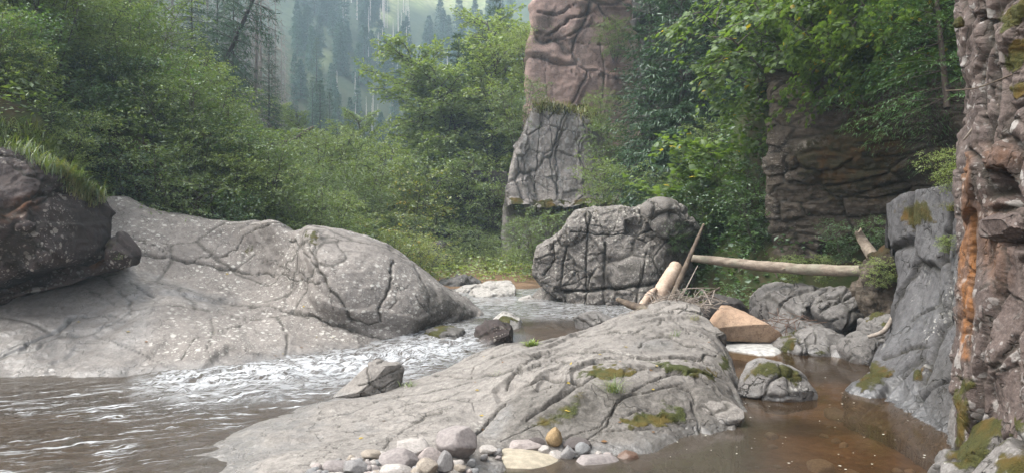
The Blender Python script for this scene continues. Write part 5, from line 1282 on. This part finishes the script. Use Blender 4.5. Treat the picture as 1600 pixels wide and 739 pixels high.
def tuft(name, px, py, n, L, W, mat, label, seed, cat='grass tuft', droop=.8, spread=.9, r=.03):
    h = drop(px, py)
    if h is None: return
    rng = np.random.default_rng(seed); c = np.array(h[0]) + rng.normal(0, r, (n, 3)) * np.array([1, 1, .1])
    V, f = grass_geo(c, np.zeros_like(c), L, W, rng, droop, spread)
    link_mesh(name, V, [f], mat, label, cat, smooth=False, base=np.array(h[0]))
tuft('grass_tuft', 958, 612, 110, .20, .004, M['grass'], 'bright grass tuft growing in a crack of the bedrock outcrop', 11)
tuft('grass_tuft', 1055, 525, 30, .12, .004, M['grass'], 'small grass tuft near the back of the bedrock outcrop', 12)
tuft('grass_tuft', 775, 588, 14, .10, .003, M['grass'], 'tiny grass sprig at the left lobe of the bedrock outcrop', 13)
tuft('grass_tuft', 640, 604, 30, .09, .008, M['grass'], 'small green sprig beside the triangular river stone', 14, droop=.9)
tuft('grass_tuft', 830, 540, 60, .14, .016, M['leafB'], 'leafy green tuft where the outcrop meets the far stream', 15, 'plant', .9)
tuft('grass_tuft', 183, 405, 50, .16, .005, M['grass'], 'grass tuft growing on the small dark mossy stone', 16)
tuft('grass_tuft', 332, 520, 10, .05, .004, M['grass'], 'tiny weed in a crack of the pale rock hump', 17)
tuft('fern', 120, 285, 70, .34, .022, M['grass'], 'bright strap-leaved plant on top of the dark boulder', 18, 'plant', 1.1)
tuft('fern', 1395, 440, 70, .26, .008, M['grass'], 'grass clump hanging on the soil hummock', 19, droop=1.3)
tuft('fern', 1487, 330, 60, .25, .006, M['grassY'], 'dry grass hanging beside the edge of the rock wall', 20, droop=1.6)
tuft('grass_tuft', 1085, 500, 30, .14, .004, M['grassY'], 'dry grass sprig by the driftwood pile', 22)

# ------------------------------------------------------------------ logs and driftwood
M['log'] = bark_mat('peeled_log', (.17, .135, .105), (.30, .25, .20), sc=(2.5, 9, 9), lich=.5)
M['logpale'] = bark_mat('pale_stripped_log', (.34, .25, .19), (.46, .36, .28), sc=(6, 6, 6))
M['logdark'] = bark_mat('dark_wet_wood', (.07, .052, .04), (.13, .10, .075), sc=(6, 6, 6), lich=.3)
M['stick'] = bark_mat('grey_stick', (.20, .165, .14), (.30, .26, .22), sc=(9, 9, 9))
M['cut'] = plain('splintered_wood_end', (.42, .32, .22), .9, .35, 30)
def log(name, pts, r, mat, label, cat='log', k=18, seed=1, cut=True, knots=0, splinter=False, straight=False):
    rng = np.random.default_rng(seed); p = catmull(np.array([P(*q) for q in pts]), 60)
    rr = np.interp(np.linspace(0, 1, 60), np.linspace(0, 1, len(r)), r)
    if straight: p = p[0] + (p[-1] - p[0]) * np.linspace(0, 1, 60)[:, None]
    g = Geo(); g.tube(p, rr, k, True)
    V, f = g.arrays()
    cen = np.concatenate([np.repeat(p, k, 0), p[:1], p[-1:]]); N = V - cen; N /= np.linalg.norm(N, axis=1)[:, None] + 1e-6
    V = V + N * (np.mean(r) * (.17 * fbm(V, 4, 3, seed) + .10 * fbm(V, 22, 3, seed + 1)))[:, None]
    if splinter: V[-k - 2:-2] += rng.normal(0, rr[-1] * .5, (k, 3)) + (p[-1] - p[-2])[None] * 1.5
    o = link_mesh(name, V, f, mat, label, cat)
    b = np.array(o.location)
    if cut:
        for e, s in ((0, -1), (59, 1)):
            d = (p[1] - p[0] if e == 0 else p[59] - p[58]); d /= np.linalg.norm(d); c = p[e] + d * .004 * s * 1.
            g2 = Geo(); g2.tube(np.array([p[e] - d * s * .002, p[e] + d * s * .012]), np.array([rr[e] * .97, rr[e] * .9]), k, True)
            v2, f2 = g2.arrays(); v2 = v2 + rng.normal(0, rr[e] * .03, v2.shape)
            me = mk_mesh('cut_end', v2 - b, f2, M['cut'], True); c_ = bpy.data.objects.new('cut_end', me); COL.objects.link(c_); c_.parent = o
    for j in range(knots):
        i = rng.integers(6, 54); a = rng.normal(0, 1, 3); a[1] = -abs(a[1]); a /= np.linalg.norm(a)
        g3 = Geo(); L = rr[i] * rng.uniform(1.2, 2.2); g3.tube(np.array([p[i], p[i] + a * L * .6, p[i] + a * L]), np.array([rr[i] * .28, rr[i] * .2, rr[i] * .14]), 7, True)
        v3, f3 = g3.arrays(); me = mk_mesh('branch_stub', v3 - b, f3, mat, True); c_ = bpy.data.objects.new('branch_stub', me); COL.objects.link(c_); c_.parent = o
    return o
log('fallen_log', [(1082, 403, 12.2), (1150, 411, 11.9), (1220, 418, 11.6), (1290, 422, 11.3), (1352, 423, 11.0)], [.060, .075, .082, .082, .080], M['log'], 'long pale fallen log lying level between the big boulder and the right bank', seed=3, knots=3)
log('broken_log', [(1012, 492, 11.3), (1030, 462, 11.6), (1050, 428, 12.0), (1056, 417, 12.1)], [.13, .125, .115, .11], M['logpale'], 'thick pale stripped log propped against the big boulder', seed=4, knots=2, straight=True)
log('broken_log', [(1002, 478, 11.2), (1016, 460, 11.4), (1024, 452, 11.5)], [.05, .06, .03], M['logpale'], 'short pale splintered slab beside the thick stripped log', seed=12, cut=False, splinter=True)
log('leaning_pole', [(1045, 476, 11.1), (1064, 434, 11.5), (1081, 394, 11.9), (1099, 352, 12.3)], [.045, .04, .033, .02], M['logdark'], 'slim dark pole leaning steeply against the big boulder', 'pole', seed=5, knots=3, straight=True)
log('dark_log', [(966, 468, 10.9), (985, 476, 10.7), (1003, 482, 10.5), (1016, 487, 10.3)], [.035, .055, .055, .06], M['logdark'], 'short dark mossy log end lying on the bedrock outcrop', seed=6)
log('stick', [(1075, 474, 10.6), (1100, 463, 10.8), (1124, 450, 11.1)], [.022, .025, .02], M['logdark'], 'dark stick pointing right from the driftwood pile', 'stick', seed=7, cut=False)
log('stick', [(1112, 478, 10.6), (1106, 465, 10.7), (1098, 452, 10.8)], [.012, .011, .01], M['stick'], 'thin grey stick upright at the right of the driftwood pile', 'stick', seed=8, cut=False)
log('stick', [(1062, 470, 10.5), (1078, 440, 10.9), (1090, 415, 11.2)], [.010, .009, .006], M['stick'], 'thin broken stick leaning beside the slim dark pole', 'stick', seed=21, cut=False, straight=True, k=8)
log('stick', [(1130, 470, 10.9), (1108, 462, 10.8), (1085, 466, 10.6)], [.008, .012, .010], M['stick'], 'pale thin stick lying low at the right foot of the driftwood', 'stick', seed=22, cut=False, k=8)
log('stick', [(985, 488, 10.2), (1010, 493, 10.0), (1040, 490, 10.0)], [.008, .01, .008], M['stick'], 'pale thin stick lying in front of the short dark log', 'stick', seed=23, cut=False, k=8)
log('curved_stick', [(1357, 526, 9.3), (1378, 519, 9.2), (1390, 505, 9.2), (1398, 488, 9.2), (1408, 474, 9.3)], [.022, .028, .028, .026, .02], M['stick'], 'pale curved stick resting against the leaning slab', 'stick', seed=9, cut=False)
log('stump', [(1372, 412, 11.2), (1360, 394, 11.3), (1348, 376, 11.4), (1341, 362, 11.4)], [.10, .085, .07, .05], M['log'], 'splintered weathered stump standing behind the log end', 'stump', seed=10, cut=False, splinter=True)
log('wall_branch', [(1506, 219, 5.75), (1530, 190, 5.6), (1560, 165, 5.4), (1600, 130, 5.1), (1640, 105, 4.9)], [.007, .011, .013, .016, .018], M['stick'], 'dead branch lying diagonally across the rock wall', 'branch', seed=11, cut=False, knots=2)
log('wall_vine', [(1478, 142, 6.1), (1500, 141, 5.9), (1525, 138, 5.6), (1560, 126, 5.35), (1610, 105, 5.0)], [.004, .005, .005, .006, .006], M['logdark'], 'thin bare twig arching across the rock wall', 'twig', seed=13, cut=False, k=8)
log('driftwood_trunk', [(390, 240, 24), (430, 252, 24), (470, 274, 24), (500, 292, 24)], [.10, .12, .13, .13], M['logdark'], 'fallen dark trunk sloping down through the left bank bushes', seed=14)
log('hanging_branch', [(432, 226, 30), (458, 220, 29.5), (480, 205, 29), (490, 198, 29)], [.10, .09, .07, .04], M['logdark'], 'dark broken branch curving up over the left bank bushes', 'branch', seed=15, cut=False)
rng = np.random.default_rng(44); g = Geo()
for i in range(150):
    q = P(rng.normal(1062, 24), rng.normal(474, 8), rng.uniform(10.2, 10.9)); d = rng.normal(0, 1, 3) * np.array([1, .7, .55]); d /= np.linalg.norm(d)
    L = rng.uniform(.12, .5); g.tube(curve_from(q - d * L / 2, d, L, 4, .2, rng, .15), np.linspace(.008, .003, 4) * rng.uniform(.5, 1.3), 4, False)
V, f = g.arrays(); link_mesh('driftwood_twigs', V, f, M['stick'], kind='stuff')
g = Geo()
for i in range(60):
    q = P(rng.normal(1225, 22), rng.normal(506, 8), rng.uniform(10.6, 11.1)); d = rng.normal(0, 1, 3) * np.array([1, .7, .35]); d /= np.linalg.norm(d)
    L = rng.uniform(.12, .4); g.tube(curve_from(q - d * L / 2, d, L, 4, .2, rng, .15), np.linspace(.006, .003, 4), 4, False)
V, f = g.arrays(); link_mesh('driftwood_twigs', V, f, bark_mat('reddish_twigs', (.10, .06, .045), (.16, .11, .085)), kind='stuff')

# ------------------------------------------------------------------ pebbles
def stone_mat(name, c, speck=.4, wet=0.):
    t = NT(name); v = t.obj(); n1 = t.noise(v, 6, 4, .6); n2 = t.noise(v, 45, 4, .7); n3 = t.noise(v, 160, 2, .7)
    colr = t.mix(t.ramp(n1, .35, .65), c, tuple(x * .72 for x in c)); colr = t.mix(t.ramp(n2, .5, .72, 0, speck), colr, tuple(x * .5 for x in c)); colr = t.mix(t.ramp(n3, .55, .75, 0, speck), colr, tuple(min(1, x * 1.5) for x in c))
    return t.done(t.bsdf(colr, .8 - wet * .6, t.bump(t.math('ADD', n2, t.math('MULTIPLY', n1, .6)), .35, .008), .3 + .3 * wet))
ST = {k: stone_mat(k + '_stone', c, s, w_) for k, c, s, w_ in [('mauve', (.25, .222, .212), .5, 0), ('pale', (.36, .33, .305), .4, 0), ('pink', (.30, .26, .242), .4, 0), ('grey', (.22, .21, .205), .5, 0), ('bluegrey', (.20, .20, .20), .4, 0), ('tanp', (.29, .25, .205), .4, 0), ('ochre', (.30, .21, .11), .8, 0), ('dark', (.10, .085, .08), .4, 0), ('wetred', (.13, .075, .05), .3, .8), ('slabtan', (.36, .315, .24), .6, 0)]}
def peb_mesh(name, seed, mat, ang=.5, level=4):
    rng = np.random.default_rng(seed); Sx, Fc = ico(level); V = Sx.copy()
    for _ in range(int(9 + ang * 9)):
        n = rng.normal(0, 1, 3); n /= np.linalg.norm(n); o = rng.uniform(.55, .9); s = V @ n
        V -= np.maximum(s - o, 0)[:, None] * n * (.5 + .5 * ang)
    V *= (1 + .06 * fbm(V + seed * 3.1, 1.6, 3, seed))[:, None]; V += V * (.012 * fbm(V + seed, 7, 2, seed + 3))[:, None]
    V /= np.abs(V).max(0)
    return mk_mesh(name, V, [Fc], mat, True)
def pebble(mesh, px, py, wpx, hpx, label, group, depth=.8, z=None, rz=0., tilt=0., name='pebble'):
    h = drop(px, py + hpx * .42)
    q = np.array(h[0]) if h is not None else P(px, py, 5.2)
    D = q[1]; w_, hh = wpx / F * D / 2, hpx / F * D / 2
    o = bpy.data.objects.new(name, mesh); COL.objects.link(o)
    c = P(px, py, D + w_ * depth * .5)
    o.location = c; o.scale = (w_, w_ * depth, hh * 1.12); o.rotation_euler = (0, tilt, rz)
    return tag(o, label, 'pebble' if wpx < 45 else 'stone', group)
GP = 'stones of the pebble bar'
big = [(716, 694, 64, 50, 'mauve', .7, 'largest mauve angular stone on top of the pebble bar', .0, 0), (645, 704, 56, 30, 'pale', .9, 'long pale blocky stone left of the big mauve stone', .1, .3), (672, 716, 40, 28, 'pink', .2, 'smooth pinkish stone in front of the long pale stone', 0, 0),
       (621, 722, 60, 32, 'mauve', .3, 'broad rounded mauve stone at the left of the pebble bar', 0, 0), (582, 710, 34, 14, 'tanp', .2, 'flat tan pebble at the upper left of the pebble bar', 0, 0), (526, 728, 40, 16, 'mauve', .4, 'flat grey-mauve stone at the left end of the pebble bar', 0, 0),
       (554, 731, 36, 22, 'grey', .5, 'grey stone beside the left end of the pebble bar', 0, 0), (620, 737, 48, 20, 'pale', .3, 'pale grey stone cut by the bottom edge of the photo', 0, 0), (667, 732, 32, 24, 'tanp', .2, 'round brownish stone at the bottom edge', 0, 0), (694, 727, 28, 34, 'grey', .9, 'upright angular grey stone below the big mauve stone', 0, 0),
       (808, 729, 146, 40, 'slabtan', .9, 'large flat tan slab at the front of the pebble bar', .05, 0), (816, 701, 62, 20, 'pink', .8, 'flat pinkish slab behind the large tan slab', 0, 0), (865, 687, 25, 28, 'ochre', .3, 'round ochre pitted stone on top of the pebbles', 0, 0), (900, 693, 42, 14, 'dark', .6, 'long dark stone lying behind the ochre stone', 0, .15),
       (888, 710, 24, 25, 'grey', .9, 'angular grey-purple stone right of the ochre stone', 0, 0), (911, 704, 23, 20, 'bluegrey', .1, 'smooth blue-grey pebble at the right of the bar', 0, 0), (927, 729, 80, 30, 'mauve', .5, 'large purple-grey stone at the right end of the bar', 0, 0), (838, 692, 24, 14, 'dark', .5, 'dark mossy stone left of the ochre stone', 0, 0),
       (982, 714, 32, 15, 'wetred', .3, 'wet reddish stone at the edge of the brown pool', 0, 0), (1060, 724, 38, 13, 'dark', .5, 'flat dark stone alone in the shallow pool', 0, 0), (761, 703, 32, 13, 'pale', .4, 'pale flat pebble right of the big mauve stone', 0, 0), (850, 704, 21, 15, 'pale', .4, 'pale pebble below the ochre stone', 0, 0),
       (868, 713, 26, 15, 'pale', .5, 'whitish pebble left of the angular grey-purple stone', 0, 0), (737, 724, 15, 13, 'bluegrey', .2, 'small blue-grey pebble by the corner of the tan slab', 0, 0), (718, 731, 20, 10, 'tanp', .2, 'small tan pebble left of the tan slab', 0, 0), (1000, 729, 44, 16, 'wetred', .4, 'flat wet brown stone in the shallow edge of the pool', 0, 0)]
for k, (px, py, w_, h_, m, ang, lab, tl, rz) in enumerate(big):
    pebble(peb_mesh('stone', 200 + k, ST[m], max(ang, .45), 5), px, py - (h_ * .06 if h_ > 18 else 0), w_ * 1.12, h_ * 1.15, lab, GP, tilt=tl, rz=rz, name='stone' if w_ >= 45 else 'pebble')
smalls = [peb_mesh('pebble', 300 + k, ST[m], .55, 3) for k, m in enumerate(['mauve', 'pale', 'pink', 'grey', 'bluegrey', 'tanp', 'pale', 'mauve', 'pink', 'pale'])]
bigs = [(b[0], b[1], b[2], b[3]) for b in big]
for i in range(520):
    px = rng.uniform(488, 960); top = np.interp(px, [488, 560, 620, 700, 760, 900, 960], [728, 714, 704, 700, 696, 700, 712]); py = top + (746 - top) * rng.uniform(0, 1) ** .8
    w_ = rng.uniform(7, 18) * (1.0 if py < 725 else 1.2)
    if any(abs(px - b[0]) < b[2] * .46 and b[1] - b[3] * .3 < py + w_ * .1 and py - w_ * .35 < b[1] + b[3] * .42 for b in bigs): continue
    pebble(smalls[i % 10], px, py, w_, w_ * rng.uniform(.5, .8), 'small rounded pebble filling the gaps of the pebble bar', 'small pebbles of the pebble bar', depth=rng.uniform(.7, 1.2), rz=rng.uniform(-.5, .5))
# stones lying on the bed of the pool and of the shallow run
for i in range(110):
    if i < 70: px, py = rng.uniform(1000, 1440), rng.uniform(585, 738)
    else: px, py = rng.uniform(0, 360), rng.uniform(640, 738)
    D = (CAMH + .3) * F / (py - HY); q = P(px, py, D); s_ = rng.uniform(.02, .075) * (1 if i % 9 else 2.)
    zz = drop_down(q[0], q[1], .6)
    if zz is None or zz > -.12: continue
    o = bpy.data.objects.new('bed_stone', smalls[(i * 3) % 10]); COL.objects.link(o)
    o.location = (q[0], q[1], zz + s_ * .15); o.scale = (s_, s_ * rng.uniform(.7, 1.1), s_ * .6); o.rotation_euler = (0, 0, rng.uniform(0, TAU))
    tag(o, 'rounded stone lying under the water on the brown stream bed', 'stone', 'stones on the stream bed')
# fallen leaves on the rocks
lf = [mk_mesh('fallen_leaf', *(lambda r: (r[0], [r[1]]))(leaves(np.zeros((1, 3)), np.array([[1., 0, 0]]), np.array([[0, .2, 1.]]), np.array([1.]), 'oval')), plain('fallen_leaf_' + n_, c_, .8, .3, 60)) for n_, c_ in (('yellow', (.40, .30, .06)), ('brown', (.20, .11, .05)))]
for i in range(46):
    px, py = (rng.uniform(560, 1130), rng.uniform(520, 700)) if i % 3 else (rng.uniform(60, 620), rng.uniform(420, 560))
    h = drop(px, py)
    if h is None or h[0].z < .03 or h[2].z < .4: continue
    o = bpy.data.objects.new('fallen_leaf', lf[i % 2]); COL.objects.link(o); o.location = h[0] + h[2] * .006
    o.rotation_euler = h[2].to_track_quat('Z', 'Y').to_euler(); s_ = rng.uniform(.03, .055); o.scale = (s_, s_, s_)
    tag(o, 'small %s fallen leaf lying on the grey rock' % ('yellow', 'brown')[i % 2], 'leaf', 'fallen leaves on the rocks')
# floating flecks on the pool
g = Geo()
for i in range(70):
    px, py = rng.uniform(1010, 1470), rng.uniform(570, 736); D = CAMH * F / (py - HY); c = P(px, py, D); c[2] = .012
    th = np.sort(rng.uniform(0, TAU, 6)); s = rng.uniform(.004, .012)
    g.add(np.concatenate([[c + [0, 0, .002]], c + s * np.stack([np.cos(th), np.sin(th), th * 0], 1)]), None, [[0, 1 + j, 1 + (j + 1) % 6] for j in range(6)])
V, f = g.arrays(); link_mesh('foam_flecks', V, f, plain('foam_fleck', (.6, .58, .5), .9, .2, 5), kind='stuff', smooth=False)
HAZE = 0.0018; EXPO = 1.65
# ------------------------------------------------------------------ camera, light, air
cam = bpy.data.objects.new('camera', bpy.data.cameras.new('camera')); COL.objects.link(cam)
cam.location = (0, 0, CAMH); cam.rotation_euler = (math.radians(90), 0, 0)
cam.data.sensor_width = 36; cam.data.lens = 36 * F / 1600; cam.data.shift_y = -(369.5 - HY) / 1600
cam.data.clip_start = .05; cam.data.clip_end = 2000
SC.camera = cam
SUN_EL, SUN_AZ = math.radians(58), math.radians(-95)        # azimuth from +Y towards +X
w = bpy.data.worlds.new('World'); SC.world = w; w.use_nodes = True
nt = w.node_tree; nt.nodes.clear()
sky = nt.nodes.new('ShaderNodeTexSky'); sky.sky_type = 'NISHITA'; sky.sun_disc = False
sky.sun_elevation = SUN_EL; sky.sun_rotation = SUN_AZ; sky.dust_density = 4; sky.air_density = 1.; sky.ozone_density = 1.
hs = nt.nodes.new('ShaderNodeHueSaturation'); hs.inputs['Saturation'].default_value = .2
bg = nt.nodes.new('ShaderNodeBackground'); bg.inputs[1].default_value = .15
wo = nt.nodes.new('ShaderNodeOutputWorld')
nt.links.new(sky.outputs[0], hs.inputs['Color']); nt.links.new(hs.outputs[0], bg.inputs[0]); nt.links.new(bg.outputs[0], wo.inputs[0])
sl = bpy.data.lights.new('sun', 'SUN'); sl.energy = 1.5; sl.angle = math.radians(40); sl.color = (1, .95, .86)
so = bpy.data.objects.new('sun', sl); COL.objects.link(so)
d = Vector((math.sin(SUN_AZ) * math.cos(SUN_EL), math.cos(SUN_AZ) * math.cos(SUN_EL), math.sin(SUN_EL)))
so.rotation_euler = d.to_track_quat('Z', 'Y').to_euler()
so.location = (0, 0, 150)
if HAZE:
    t = NT('haze_air'); vol = t.n('ShaderNodeVolumePrincipled')
    vol.inputs['Color'].default_value = (.66, .84, 1., 1); vol.inputs['Density'].default_value = HAZE; vol.inputs['Anisotropy'].default_value = .4
    t.l(vol.outputs[0], t.out.inputs['Volume'])
    lo, hi = np.array([-114., -18., -2.5]), np.array([94., 244., 108.])
    c = np.array([[x, y, z] for x in (0, 1) for y in (0, 1) for z in (0, 1)]) * (hi - lo) + lo
    link_mesh('haze', c, [np.array([[0, 1, 3, 2], [4, 6, 7, 5], [0, 4, 5, 1], [2, 3, 7, 6], [0, 2, 6, 4], [1, 5, 7, 3]])], t.m, kind='stuff', smooth=False)
vs = SC.view_settings; SC.display_settings.display_device = 'sRGB'
vs.view_transform = 'Standard'; vs.look = 'None'; vs.exposure = EXPO; vs.gamma = 1; vs.use_curve_mapping = False
cy = SC.cycles
cy.use_denoising = True; cy.denoiser = 'OPENIMAGEDENOISE'; cy.denoising_input_passes = 'RGB_ALBEDO_NORMAL'
cy.max_bounces = 7; cy.diffuse_bounces = 3; cy.glossy_bounces = 3; cy.transmission_bounces = 4; cy.volume_bounces = 1; cy.transparent_max_bounces = 10
cy.caustics_reflective = False; cy.caustics_refractive = False; cy.sample_clamp_indirect = 6
